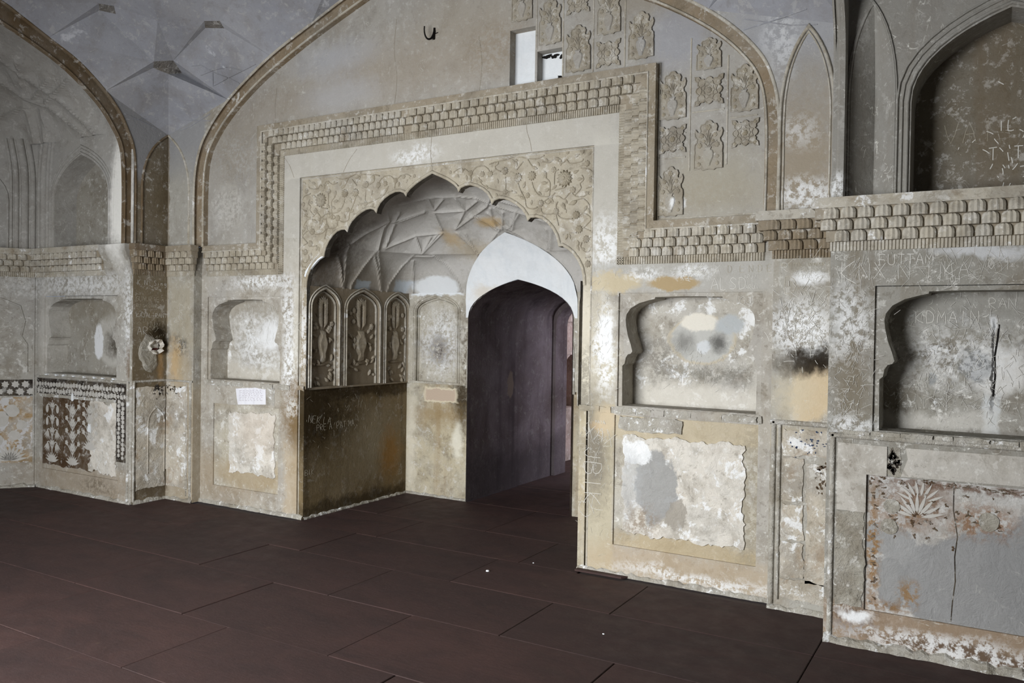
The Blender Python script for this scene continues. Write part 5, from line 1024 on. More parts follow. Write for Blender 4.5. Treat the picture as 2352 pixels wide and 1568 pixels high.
# ---------------------------------------------------------------- side bays
VB = dict(a=2.2, b=2.555, zs=2.75, h=1.6, m=3.0)
def pt_bay(sx):
    def f(t, f_):
        t = min(t, .9995); s = max(1 - t ** 3.0, 0) ** (1 / 3.0); q = 6 - 3 * t; a = pi / 2 - pi * f_; c, d = max(0.0, cos(a)), sin(a)
        k = 1.0 / ((abs(c) ** q + abs(d) ** q) ** (1 / q))
        return Vector((sx * (3.0 + 2.2 * s * c * k), -2.985 + 2.555 * s * d * k, 2.75 + 1.6 * t))
    return f
def bay(sx, mat, mnb, mdark, parent, label):
    F = FY(-0.43, sx)
    vn = archpanel(3.08, .098, 2.297, 2.80, 3.27, 8); an = archpanel(3.685, .42, 2.297, 2.76, 3.155, 10)
    nr = rect(3.117, 4.257, 1.108, 1.848); dr = rect(3.095, 4.28, 0.19, 0.885)
    m = MB(); m.tri(F, [[(2.9, 0), (4.39, 0), (4.39, 3.75), (2.93, 3.75), (2.93, 3.3), (2.9, 3.3)], vn, an, nr, dr], 0)
    m.side(F, nr, -.014, 0); m.side(F, dr, -.012, 0); m.side(F, an, -.22, 0)
    o = m.obj(parent, mat); tag(o, label, 'wall', 'structure')
    # slender V-shaped niche: two facets meeting in a vertical edge
    m = MB(); n = len(vn); ap = vn[n // 2]; L = vn[:n // 2 + 1]; Rr = vn[n // 2:]
    ed = [(3.085, v, -.10 * (1 - max(0, (v - 2.8) / .47) ** 1.5)) for u, v in L]
    def strip(P_, Q_):
        for i in range(len(P_) - 1): m.poly([F(P_[i][0], P_[i][1], 0), F(P_[i + 1][0], P_[i + 1][1], 0), F(*Q_[i + 1]), F(*Q_[i])])
    strip(L, ed); strip(list(reversed(Rr)), ed)
    m.obj('corner_niche', mat, o)
    m = MB()
    for off, w_ in ((.012, .014), (-.014 + .034, .008)): m.sweep(F, archpanel(3.08, .098 + off, 2.297, 2.80, 3.27 + off * 1.2), prof(w_, .010))
    m.sweep(F, archpanel(3.685, .437, 2.297, 2.76, 3.175), prof(.018, .014)); m.sweep(F, archpanel(3.685, .462, 2.297, 2.77, 3.21), prof(.012, .010)); m.sweep(F, archpanel(3.685, .484, 2.297, 2.78, 3.24), prof(.012, .012))
    m.sweep(F, [(2.945, 2.297), (2.945, 3.3)], prof(.012, .012))
    for u_, w_, h_ in ((4.17, .03, .014), (4.215, .045, .02), (4.285, .07, .03), (4.355, .05, .02)): m.sweep(F, smooth_poly([(u_, 2.297), (u_, 2.85), (u_ - .01, 3.1), (u_ - .05, 3.35)], 4), prof(w_, h_))
    m.obj('niche_moulding', mat, o, smooth=True)
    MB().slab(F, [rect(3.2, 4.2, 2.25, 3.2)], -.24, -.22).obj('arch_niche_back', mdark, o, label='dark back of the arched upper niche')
    niche(F, 3.687, .57, mat, mnb, o, .20)
    MB().slab(F, [dr], -.03, -.012).obj('dado_panel', m_dadR if sx > 0 else mat, o)
    return o
wall_left = bay(-1, m_bayL, m_nicL, m_nicL, 'wall_left', 'left bay wall with painted floral dado and niches under the dark arch')
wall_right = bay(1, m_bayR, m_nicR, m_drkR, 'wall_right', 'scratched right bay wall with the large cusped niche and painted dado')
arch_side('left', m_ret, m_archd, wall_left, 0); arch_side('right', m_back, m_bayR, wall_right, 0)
# half panel moulding on the shaded corner return
G = FH('left'); m = MB()
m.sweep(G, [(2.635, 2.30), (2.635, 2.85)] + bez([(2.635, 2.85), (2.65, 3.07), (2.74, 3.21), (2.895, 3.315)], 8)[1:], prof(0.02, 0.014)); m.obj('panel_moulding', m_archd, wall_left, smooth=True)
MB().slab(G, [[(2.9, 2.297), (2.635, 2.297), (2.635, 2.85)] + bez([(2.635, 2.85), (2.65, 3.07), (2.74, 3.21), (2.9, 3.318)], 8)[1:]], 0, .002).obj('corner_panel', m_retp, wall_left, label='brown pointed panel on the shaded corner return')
def bay_shell(sx, parent):
    rb = [[(-sx * -1 * x if False else (x if sx < 0 else -x), y, z) for x, y, z in l] for l in RIBS2]
    rb += [[(x, -5.97 - y, z) for x, y, z in l] for l in rb]
    V = shell(90, 220, .345, pt_bay(sx))
    m = net_vault(V, seg_grid(rb), .06, .09, .014, lambda c: abs(c.x) < 2.96, lambda q: Vector((sx * 3.0, -2.985, 3.0)))
    m.obj('bay_vault', m_vault if sx > 0 else m_bayL, parent)
    C_ = CHL if sx < 0 else CHR
    for (o_, u1) in ((0, 1.25),):
        m = MB(); nl = niche_loop(.60, .50)
        m.tri(C_, [rect(0, 1.25, 0, 3.75), archpanel(.62, .36, 2.297, 2.76, 3.12)], 0); m.side(C_, archpanel(.62, .36, 2.297, 2.76, 3.12), -.1, 0); m.tri(C_, [rect(.2, 1.1, 2.25, 3.2)], -.1)
        m.obj('slanting_wall',  m_bayL if sx < 0 else m_bayR, parent)
    m = MB()
    for u_, w_, h_ in ((.035, .05, .02), (.105, .07, .03), (.175, .045, .02), (.22, .03, .014)): m.sweep(C_, smooth_poly([(u_, 2.297), (u_, 2.85), (u_ + .01, 3.1), (u_ + .05, 3.35)], 4), prof(w_, h_))
    m.sweep(C_, archpanel(.62, .375, 2.297, 2.76, 3.14), prof(.018, .014)); m.obj('pilaster_flutes', m_bayL if sx < 0 else m_bayR, parent, smooth=True)
    e = C_(1.25, 0, 0); m = MB(); G = lambda u, v, w: (e[0], u, v)
    m.tri(G, [rect(e[1], -5.97 - e[1], 0, 3.4)], 0); m.obj('bay_end_wall', m_back, parent)
    m = MB(); f2_ = (sx * 4.39, -5.54)
    m.poly([(e[0], -5.97 - e[1], 0), (f2_[0], f2_[1], 0), (f2_[0], f2_[1], 3.4), (e[0], -5.97 - e[1], 3.4)]); m.poly([(f2_[0], -5.54, 0), (sx * 2.9, -5.54, 0), (sx * 2.9, -5.54, 3.4), (f2_[0], -5.54, 3.4)])
    m.obj('bay_front_wall', m_back, parent)
bay_shell(-1, wall_left); bay_shell(1, wall_right)
# front wall behind the camera with its open doorway
F = FH('front'); m = MB()
m.tri(F, [[(-2.9, 0), (-2.9, 4.6), (2.9, 4.6), (2.9, 0), (1.15, 0)] + list(reversed([q for q in archpanel(-.5, 1.65, 0, 2.2, 2.9)[1:-1]])) + [(-2.15, 0)]], -.06)
wall_front = m.obj('wall_front', m_back); tag(wall_front, 'front wall behind the viewer with an open arched doorway', 'wall', 'structure')
arch_side('front', m_back, m_arch, wall_front, 0)
class Lift(MB):
    """every flat piece a hair above the last one"""
    k = 0
    def slab(s, F, loops, w0, w1): s.k += 1; return MB.slab(s, F, loops, w0, w1 + s.k * 2e-5)
    def sweep(s, F, pts, prof_, closed=False): s.k += 1; return MB.sweep(s, F, pts, [(a, b + s.k * 2e-5) for a, b in prof_], closed)
# ---------------------------------------------------------------- painted dado of the left bay
def LB(o, name, m, mat, **k): return m.obj(name, mat, o, **k)
F = FY(-0.43, -1)      # u = |x|
MB().slab(F, [rect(2.985, 4.37, .905, 1.06)], 0, .004).obj('painted_band', m_ink, wall_left, label='dark painted band with pale rosettes')
MB().slab(F, [rect(2.985, 3.12, .36, .905)], 0, .004).obj('painted_band', m_ink, wall_left)
r = random.Random(9); m = Lift()
for k in range(30):
    for row in range(2):
        u = 3.0 + k * .046 + row * .023; v = .945 + row * .06 + r.uniform(-.006, .006)
        m.slab(F, [rosette(u, v, r.uniform(.020, .029), r.choice([5, 6, 7]), .3, m=2)], .004, .0055)
        m.slab(F, [leaf(u + .02, v - .03, .026, .007, r.uniform(0, 6.28), 4)], .004, .0055)
for k in range(13):
    for c in range(2): m.slab(F, [rosette(3.02 + c * .06 + r.uniform(-.005, .005), .40 + k * .04 + c * .02, r.uniform(.018, .027), 6, .3, m=2)], .004, .0055)
m.obj('painted_rosettes', m_pal, wall_left, kind='stuff')
# plaster rail below the band
MB().box(F, 3.12, 4.37, .885, .912, 0, .008).obj('dado_rail', m_skirt, wall_left)
MB().slab(F, [rough_loop(3.455, 4.30, .235, .882, .008, .05, 21)], -.012, -.004).obj('painted_panel', m_brn, wall_left, label='dark brown painted panel with white plants')
MB().slab(F, [rough_loop(3.13, 3.52, .235, .882, .02, .04, 22)], -.012, -.0025).obj('worn_panel', m_patch, wall_left)
def plant(m, cx, z0, h, kind, w):
    m.sweep(F, [(cx, z0), (cx, z0 + h)], [(-.006, w), (.006, w)])
    for k in range(9):     # leafy foot
        a = radians(15 + 150 * k / 8); m.slab(F, [leaf(cx, z0 + .01, .085 + .03 * abs(cos(a)), .013, a)], w - .001, w)
    for lv in range(4):
        z = z0 + h * (.28 + .2 * lv)
        for sg in (-1, 1):
            if kind == 0:
                pts = smooth_poly([(cx, z - .04), (cx + sg * .045, z + .03), (cx + sg * .085, z + .02)], 4)
                m.sweep(F, pts, [(-.005, w), (.005, w)])
                if lv < 2:
                    for j in range(5): m.slab(F, [leaf(cx + sg * .07, z + .02, .09, .009, -pi / 2 + sg * (j - 1) * .28)], w - .001, w)
                else: m.slab(F, [[(cx + sg * .085 + .022 * cos(t), z - .015 + .038 * sin(t)) for t in [2 * pi * i / 12 for i in range(12)]]], w - .001, w)
            else:
                pts = smooth_poly([(cx, z - .06), (cx + sg * .04, z - .01), (cx + sg * .09, z + .045)], 4)
                m.sweep(F, pts, [(-.005, w), (.005, w)]); m.slab(F, [rosette(cx + sg * .095, z + .05, .028, 5, .35, m=2)], w - .001, w)
                m.slab(F, [leaf(cx, z - .03, .08, .012, pi / 2 - sg * .7)], w - .001, w)
        m.slab(F, [leaf(cx, z, .06, .016, pi / 2 - .5)], w - .001, w); m.slab(F, [leaf(cx, z, .06, .016, pi / 2 + .5)], w - .001, w)
m = Lift(); plant(m, 4.12, .255, .60, 0, -.0030); m.obj('painted_plant', m_pal, wall_left, label='pale painted plant with drooping leaves')
m = Lift(); plant(m, 3.79, .255, .58, 1, -.0030); m.obj('painted_plant', m_pal, wall_left, label='pale painted plant with starry flowers')
m = Lift(); plant(m, 3.52, .42, .42, 1, -.0018); m.obj('painted_plant', m_pal, wall_left)
MB().slab(F, [blobloop(3.78, .90, .016, .045, .25, 14, 3)], .003, .010).obj('plaster_patch', m_tymp, wall_left)
MB().slab(F, [rough_loop(3.50, 3.545, .60, .67, .006, .02, 4)], -.003, .003).obj('plaster_patch', m_tymp, wall_left)
m = MB()
for k in range(8): m.slab(F, [blobloop(3.16 + .15 * k + r.uniform(-.03, .03), 1.098, r.uniform(.012, .03), .008, .3, 10, k)], 0, .014)
m.obj('sill_fragments', m_tymp, wall_left, kind='stuff')
m = MB(); m.sweep(F, [(2.955, .02), (2.955, 1.09)], prof(.022, .016)); m.sweep(F, [(2.93, 1.075), (4.38, 1.075)], prof(.022, .014)); m.obj('dado_moulding', m_skirt, wall_left, smooth=True)
m = MB(); m.sweep(F, [(2.918, 0), (2.918, 2.03)], prof(.024, .012)); m.obj('corner_bead', m_skirt, wall_left, smooth=True)
# slanting wall at the left edge
MB().slab(CHL, [rect(.01, 1.2, .885, 1.04)], 0, .004).obj('painted_band', m_ink, wall_left)
m = Lift()
for k in range(16):
    for row in range(2): m.slab(CHL, [rosette(.05 + k * .085 + row * .04, .925 + row * .07, r.uniform(.028, .04), 7, .3, m=2)], .004, .0055)
m.obj('painted_rosettes', m_pal, wall_left, kind='stuff')
MB().slab(CHL, [rough_loop(.02, 1.2, .24, .87, .006, .06, 31)], 0, .003).obj('painted_panel', m_ochre, wall_left, label='flaking ochre painted panel')
m = MB()
for (u, v, a) in ((.30, .66, .075), (.36, .45, .08), (.12, .60, .045), (.18, .5, .05), (.2, .74, .06), (.42, .80, .05)): m.slab(CHL, [blobloop(u, v, a, a, .1, 18, int(u * 100))], .003, .005)
for k in range(11): a = radians(8 + 164 * k / 10); m.slab(CHL, [leaf(.22, .26, .16, .016, a)], .003, .005)
m.obj('painted_flowers', m_pal, wall_left, kind='stuff')
m = MB(); m.sweep(CHL, [(.02, .02), (.02, 2.03)], prof(.02, .012)); m.sweep(CHL, [(.08, 1.11), (.08, 1.38), (.13, 1.46), (.10, 1.6), (.14, 1.75), (.3, 1.82), (.9, 1.82)], prof(.02, .012)); m.obj('niche_moulding', m_bayL, wall_left, smooth=True)
# corner return and strip: painted remains, long recessed panels, broken socket
G = FX(-2.9, 1)
MB().slab(G, [rough_loop(-.395, -.10, .12, 1.03, .006, .05, 41)], 0, .006).obj('worn_panel', m_strpan, wall_left)
MB().slab(FY(-.085), [rough_loop(-2.885, -2.60, .12, 1.03, .006, .05, 42)], 0, .006).obj('worn_panel', m_strpan, wall_left)
m = MB(); m.sweep(G, archpanel(-.19, .085, .25, .70, .84), prof(.012, .008, .004)); m.sweep(FY(-.085), archpanel(-2.82, .065, .27, .72, .86), prof(.012, .008, .004)); m.obj('panel_moulding', m_strpan, wall_left, smooth=True)
m = MB()
for k in range(18): m.slab(G, [blobloop(r.gauss(-.15, .03), r.gauss(.99, .03), r.uniform(.005, .014), r.uniform(.005, .014), .5, 9, k)], .006, .0075)
for k in range(14): m.slab(FY(-.085), [blobloop(r.gauss(-2.80, .05), r.gauss(1.0, .02), r.uniform(.005, .016), r.uniform(.004, .012), .5, 9, k)], .006, .0075)
m.obj('paint_flakes', m_ink, wall_left, kind='stuff')
m = MB(); m.sweep(G, [(-.415, .02), (-.415, 1.09)], prof(.022, .014)); m.sweep(G, [(-.43, 1.085), (-.085, 1.085)], prof(.02, .012)); m.obj('dado_moulding', m_skirt, wall_left, smooth=True)
m = MB(); m.sweep(FY(-.085), [(-2.56, .02), (-2.56, 1.09)], prof(.026, .016)); m.sweep(FY(-.085), [(-2.9, 1.085), (-2.53, 1.085)], prof(.02, .012)); m.sweep(FY(-.085), [(-2.615, .05), (-2.615, 1.06)], prof(.012, .008)); m.obj('dado_moulding', m_skirt, wall_back, smooth=True)
# broken socket where a fitting was torn out
rk = MB(); loop = blobloop(-.27, 1.33, .10, .16, .18, 20, 5); rk.dome(G, loop, 0, .012, mid=.8); rk.obj('repair_plaster', m_dadRough, wall_left, label='grey mortar repair on the corner')
rk = MB(); rr = random.Random(8)
lp = blobloop(-.215, 1.395, .075, .06, .22, 18, 6); lq = [(-.215 + (u + .215) * .6, 1.395 + (v - 1.395) * .55) for u, v in lp]
for i in range(18):
    j = (i + 1) % 18; h1, h2 = .05 * (1 + .4 * sin(i * 2.1)), .05 * (1 + .4 * sin(j * 2.1))
    rk.poly([G(*lp[i], 0), G(*lp[j], 0), G(*lp[j], h2), G(*lp[i], h1)]); rk.poly([G(*lp[i], h1), G(*lp[j], h2), G(*lq[j], h2 * .5), G(*lq[i], h1 * .5)])
rk.fan([G(*q, .012) for q in lq]); rk.obj('broken_stone', m_patch, wall_left, label='broken stone lump around a torn-out socket')
MB().slab(G, [blobloop(-.235, 1.372, .035, .009, .3, 12, 2)], .02, .034).obj('socket_hole', flat('rust_red', (70, 26, 22), .9), wall_left)

# ---------------------------------------------------------------- painted dado of the right bay
F = FY(-0.43)
MB().slab(F, [[(2.955, .69), (3.095, .69), (3.095, .885), (3.19, .885), (3.19, 1.035), (2.955, 1.04)]], 0, .006).obj('dado_frame', m_dadR2, wall_right)
MB().slab(F, [[(3.255, .89), (4.38, .905), (4.38, 1.04), (3.275, 1.035), (3.285, .98)]], 0, .006).obj('dado_frame', m_dadR2, wall_right)
MB().slab(F, [rough_loop(2.955, 3.09, .20, .685, .006, .04, 51)], 0, .004).obj('worn_panel', m_dadRough, wall_right)
MB().slab(F, [rough_loop(3.192, 3.25, .89, 1.03, .008, .03, 52)], 0, .002).obj('worn_panel', m_dadRough, wall_right)
m = MB()
for k in range(22): m.slab(F, [blobloop(rr.uniform(3.2, 3.25), rr.uniform(.90, 1.02), rr.uniform(.006, .014), rr.uniform(.006, .016), .5, 9, k)], .002, .004)
m.obj('paint_flakes', m_ink, wall_right, kind='stuff')
# ornamental remains: fan of leaves, flower rings, brown ground
def arcs(m, cx, cz, r0, n, a0, a1, L, Wd, w):
    for k in range(n): a = radians(a0 + (a1 - a0) * k / (n - 1)); m.slab(F, [leaf(cx + r0 * cos(a), cz + r0 * sin(a), L, Wd, a)], w - .001, w)
m = Lift(); w = -.0105
mp = Lift(); arcs(mp, 3.33, .69, .02, 9, 15, 165, .11, .009, w + .0006); arcs(mp, 3.34, .76, .04, 8, 25, 155, .08, .007, w + .0006); mp.obj('painted_plant', m_pal, wall_right, label='pale painted fan of leaves')
for k in range(70):
    u = rr.choice([rr.gauss(3.25, .05), rr.gauss(3.14, .012), rr.gauss(3.35, .08), rr.gauss(3.62, .07)]); v = rr.gauss(.72, .06) if u > 3.17 else rr.uniform(.22, .85)
    if u > 3.55: v = rr.gauss(.72, .05)
    if 3.105 < u < 4.2 and .2 < v < .875: m.slab(F, [blobloop(u, v, rr.uniform(.003, .011), rr.uniform(.003, .009), .9, 16, k)], w - .001, w)
for k in range(60): m.slab(F, [blobloop(rr.uniform(3.11, 4.2), rr.gauss(.866, .007), rr.uniform(.004, .014), rr.uniform(.002, .005), .9, 14, k)], w - .001, w)
m.obj('paint_remains', m_brn, wall_right, kind='stuff')
m = MB()
for cx, cz, a in ((3.215, .735, .038), (3.205, .63, .04), (3.64, .71, .045)): m.slab(F, [blobloop(cx, cz, a, a, .06, 18, int(cx * 100))], w, w + .003)
m.obj('painted_flowers', m_dadRough, wall_right, kind='stuff')
m = MB(); m.sweep(F, [(3.49, .20), (3.495, .30), (3.505, .40), (3.50, .52), (3.51, .62), (3.49, .75), (3.49, .885)], [(-.0025, -.0112), (.0025, -.0112)]); m.obj('wall_crack', m_ink, wall_right)
m = MB(); m.sweep(F, [(2.93, .02), (2.93, 1.09)], prof(.028, .016)); m.sweep(F, [(2.91, 1.075), (4.38, 1.075)], prof(.028, .016)); m.obj('dado_moulding', m_skirt, wall_right, smooth=True)
u = 2.98
while u < 4.35:
    L = rr.uniform(.06, .2)
    if rr.random() < .8: MB().slab(F, [rough_loop(u, min(4.37, u + L - .004), 1.082, 1.106, .003, .03, rr.randint(0, 999))], 0, rr.uniform(.008, .022)).obj('sill_fragment', m_skirt, wall_right)
    u += L
m = MB(); m.sweep(F, [(3.645, 1.30), (3.652, 1.40), (3.648, 1.50), (3.66, 1.60), (3.664, 1.66)], [(-.004, -.2125), (.004, -.2125)]); m.obj('wall_crack', m_black, wall_right)

# ---------------------------------------------------------------- lime skirting along the foot of the walls
def skirt(name, F, u0, u1, label, seed, h=.028, d=.014):
    rnd = random.Random(seed); m = MB(); n = max(2, int((u1 - u0) / .035)); P0 = []
    for i in range(n + 1):
        u = u0 + (u1 - u0) * i / n; hh = h * rnd.uniform(.6, 1.35); dd = d * rnd.uniform(.7, 1.4)
        P0.append([m.add(F(u, v, w)) for v, w in ((-.002, dd * 1.1), (hh * .35, dd), (hh * .8, dd * .6), (hh, 0))])
    for i in range(n):
        for k in range(3): m.f.append((P0[i][k], P0[i + 1][k], P0[i + 1][k + 1], P0[i][k + 1]))
    o = m.obj(name, m_skirt); tag(o, label, 'baseboard', 'structure'); return o
skirt('baseboard_back_right', FY(0), 1.26, 2.53, 'rough white lime skirting under the wall right of the doorway', 1)
skirt('baseboard_back_left', FY(0), -2.53, -1.26, 'rough white lime skirting under the wall left of the doorway', 2)
skirt('baseboard_corner_right', FY(-.085), 2.53, 2.9, 'short lime skirting under the right corner strip', 3)
skirt('baseboard_corner_left', FY(-.085), -2.9, -2.53, 'short lime skirting under the left corner strip', 4)
skirt('baseboard_return_left', FX(-2.9, 1), -.43, -.085, 'dark lime skirting under the shaded corner return', 5)
skirt('baseboard_right', FY(-.43), 2.905, 4.39, 'pale skirting ridge along the foot of the right bay wall', 6, .035, .03)
skirt('baseboard_left', FY(-.43), -4.39, -2.905, 'crumbling skirting along the foot of the left bay wall', 7)
skirt('baseboard_slant', CHL, 0, 1.2, 'white crumbling skirting at the left edge of the view', 8, .03, .03)
skirt('baseboard_alcove', FX(-1.258, 1), 0.0, 1.37, 'dusty skirting along the sooty alcove wall', 9, .02, .012)
skirt('baseboard_alcove_back', FY(1.372), -1.25, -.54, 'pale skirting of the alcove back wall', 10, .02, .012)
# ---------------------------------------------------------------- notice
pn = empty('paper_notice', (-1.85, 0, .98)); tag(pn, 'white paper notice with faint handwriting pasted on the left dado', 'notice')
bpy.context.view_layer.update(); inv = pn.matrix_world.inverted()
o = MB().slab(B, [[(-2.072, 1.043), (-2.06, .97), (-2.045, .905), (-1.70, .925), (-1.705, 1.068), (-1.9, 1.06)]], -.012, .003).obj('sheet', m_paper, pn); o.matrix_parent_inverse = inv
m = MB(); rn = random.Random(2)
for k in range(7):
    u = -2.03
    while u < -1.76:
        L = rn.uniform(.01, .035); z = 1.03 - .0145 * k + (u + 2.0) * .06
        m.sweep(B, [(u + L * t / 5, z + rn.uniform(-.003, .003)) for t in range(6)], [(-.0009, .0034), (.0009, .0034)]); u += L + rn.uniform(.008, .02)
o = m.obj('handwriting', flat('ink_mauve', (120, 96, 110), .9), pn); o.matrix_parent_inverse = inv
MB().slab(B, [rough_loop(-1.70, -1.60, .915, 1.07, .006, .03, 77)], -.012, .002).obj('plaster_patch', m_skirt, wall_back)

for l in ([(-.003, 2.76), (.004, 2.83), (-.002, 2.90), (.003, 3.02)], [(.86, 2.83), (.845, 2.90), (.82, 2.97), (.815, 3.02)], [(-.86, 2.83), (-.80, 2.92), (-.72, 3.0)], [(-1.51, 3.0), (-1.45, 2.93), (-1.40, 2.83)]):
    MB().sweep(B, smooth_poly(l, 4), [(-.0016, .0012), (0, .0018), (.0016, .0012)]).obj('wall_crack', m_fillet, wall_back)
for l in ([(-1.62, 3.29), (-1.63, 3.45), (-1.61, 3.60)], [(.42, 3.29), (.44, 3.5), (.41, 3.7)], [(-.35, 3.3), (-.33, 3.5), (-.36, 3.72), (-.34, 3.95)]):
    MB().sweep(B, smooth_poly(l, 4), [(-.0016, .0012), (0, .0018), (.0016, .0012)]).obj('wall_crack', m_fillet, wall_back)
# ---------------------------------------------------------------- scratched writing
GL = {'A': [[(0, 0), (.5, 1), (1, 0)], [(.2, .4), (.8, .4)]], 'B': [[(0, 0), (0, 1), (.8, .9), (.8, .6), (0, .5), (.9, .4), (.85, .1), (0, 0)]], 'C': [[(1, .85), (.6, 1), (.1, .75), (0, .4), (.3, .05), (.9, .1)]], 'D': [[(0, 0), (0, 1), (.7, .85), (.9, .5), (.7, .1), (0, 0)]], 'E': [[(.9, 1), (0, 1), (0, 0), (.9, 0)], [(0, .5), (.7, .5)]],
  'F': [[(.9, 1), (0, 1), (0, 0)], [(0, .5), (.7, .5)]], 'G': [[(1, .85), (.5, 1), (0, .6), (.1, .15), (.6, 0), (1, .2), (1, .45), (.6, .45)]], 'H': [[(0, 0), (0, 1)], [(1, 0), (1, 1)], [(0, .5), (1, .5)]], 'I': [[(.4, 0), (.45, 1)]], 'J': [[(.8, 1), (.8, .2), (.4, 0), (0, .25)]], 'K': [[(0, 0), (0, 1)], [(.9, 1), (0, .45), (1, 0)]], 'L': [[(0, 1), (0, 0), (.8, 0)]],
  'M': [[(0, 0), (.1, 1), (.5, .4), (.9, 1), (1, 0)]], 'N': [[(0, 0), (0, 1), (.9, 0), (.9, 1)]], 'O': [[(.5, 1), (0, .6), (.2, .05), (.7, 0), (1, .5), (.5, 1)]], 'P': [[(0, 0), (0, 1), (.8, .9), (.8, .55), (0, .45)]], 'R': [[(0, 0), (0, 1), (.8, .9), (.8, .55), (0, .45), (.9, 0)]], 'S': [[(.9, .9), (.4, 1), (.1, .75), (.8, .35), (.6, .02), (0, .1)]],
  'T': [[(0, 1), (1, 1)], [(.5, 1), (.5, 0)]], 'U': [[(0, 1), (0, .2), (.5, 0), (.9, .2), (.9, 1)]], 'V': [[(0, 1), (.5, 0), (1, 1)]], 'W': [[(0, 1), (.25, 0), (.5, .7), (.75, 0), (1, 1)]], 'X': [[(0, 0), (1, 1)], [(0, 1), (1, 0)]], 'Y': [[(0, 1), (.5, .5), (1, 1)], [(.5, .5), (.4, 0)]], '.': [[(.3, 0), (.35, .06)]], '-': [[(0, .4), (.8, .45)]],
  '0': [[(.5, 1), (.1, .5), (.5, 0), (.9, .5), (.5, 1)]], '1': [[(.2, .8), (.5, 1), (.5, 0)]], '9': [[(.9, .7), (.4, 1), (.1, .7), (.5, .5), (.9, .7), (.7, 0)]], '5': [[(.9, 1), (.2, 1), (.1, .6), (.8, .5), (.7, .05), (.1, .05)]],
  'i': [[(.3, 0), (.3, .55)]], 'n': [[(0, 0), (0, .55), (.1, .4), (.5, .55), (.6, 0)]], 'g': [[(.7, .5), (.2, .55), (.1, .2), (.6, .15), (.7, .5), (.7, -.3), (.2, -.35)]], 'h': [[(0, 0), (0, 1)], [(0, .4), (.5, .5), (.6, 0), (.7, -.3)]]}
def write(parent, F, txt, u, v, hgt, w=.0015, tilt=0.0, thick=.0022, mat=None, seed=0, wid=.62, vert=False):
    rn = random.Random(seed * 31 + len(txt)); m = MB(); x = 0.0
    for ch in txt:
        if ch == ' ': x += hgt * .5; continue
        for l in GL.get(ch, []):
            pts = []
            for a, b in l:
                px_, py_ = x + a * hgt * wid + rn.uniform(-.03, .03) * hgt, b * hgt + rn.uniform(-.05, .05) * hgt
                if vert: px_, py_ = py_, -px_
                pts.append((u + px_ * cos(tilt) - py_ * sin(tilt), v + px_ * sin(tilt) + py_ * cos(tilt)))
            m.sweep(F, smooth_poly(pts, 2), [(-thick / 2, w), (0, w + .0006), (thick / 2, w)])
        x += hgt * (wid + .22)
    m.obj('scratched_writing', mat or m_scr, parent)
G = FX(-2.9, 1); S = FY(-.085); R2 = FY(-.43)
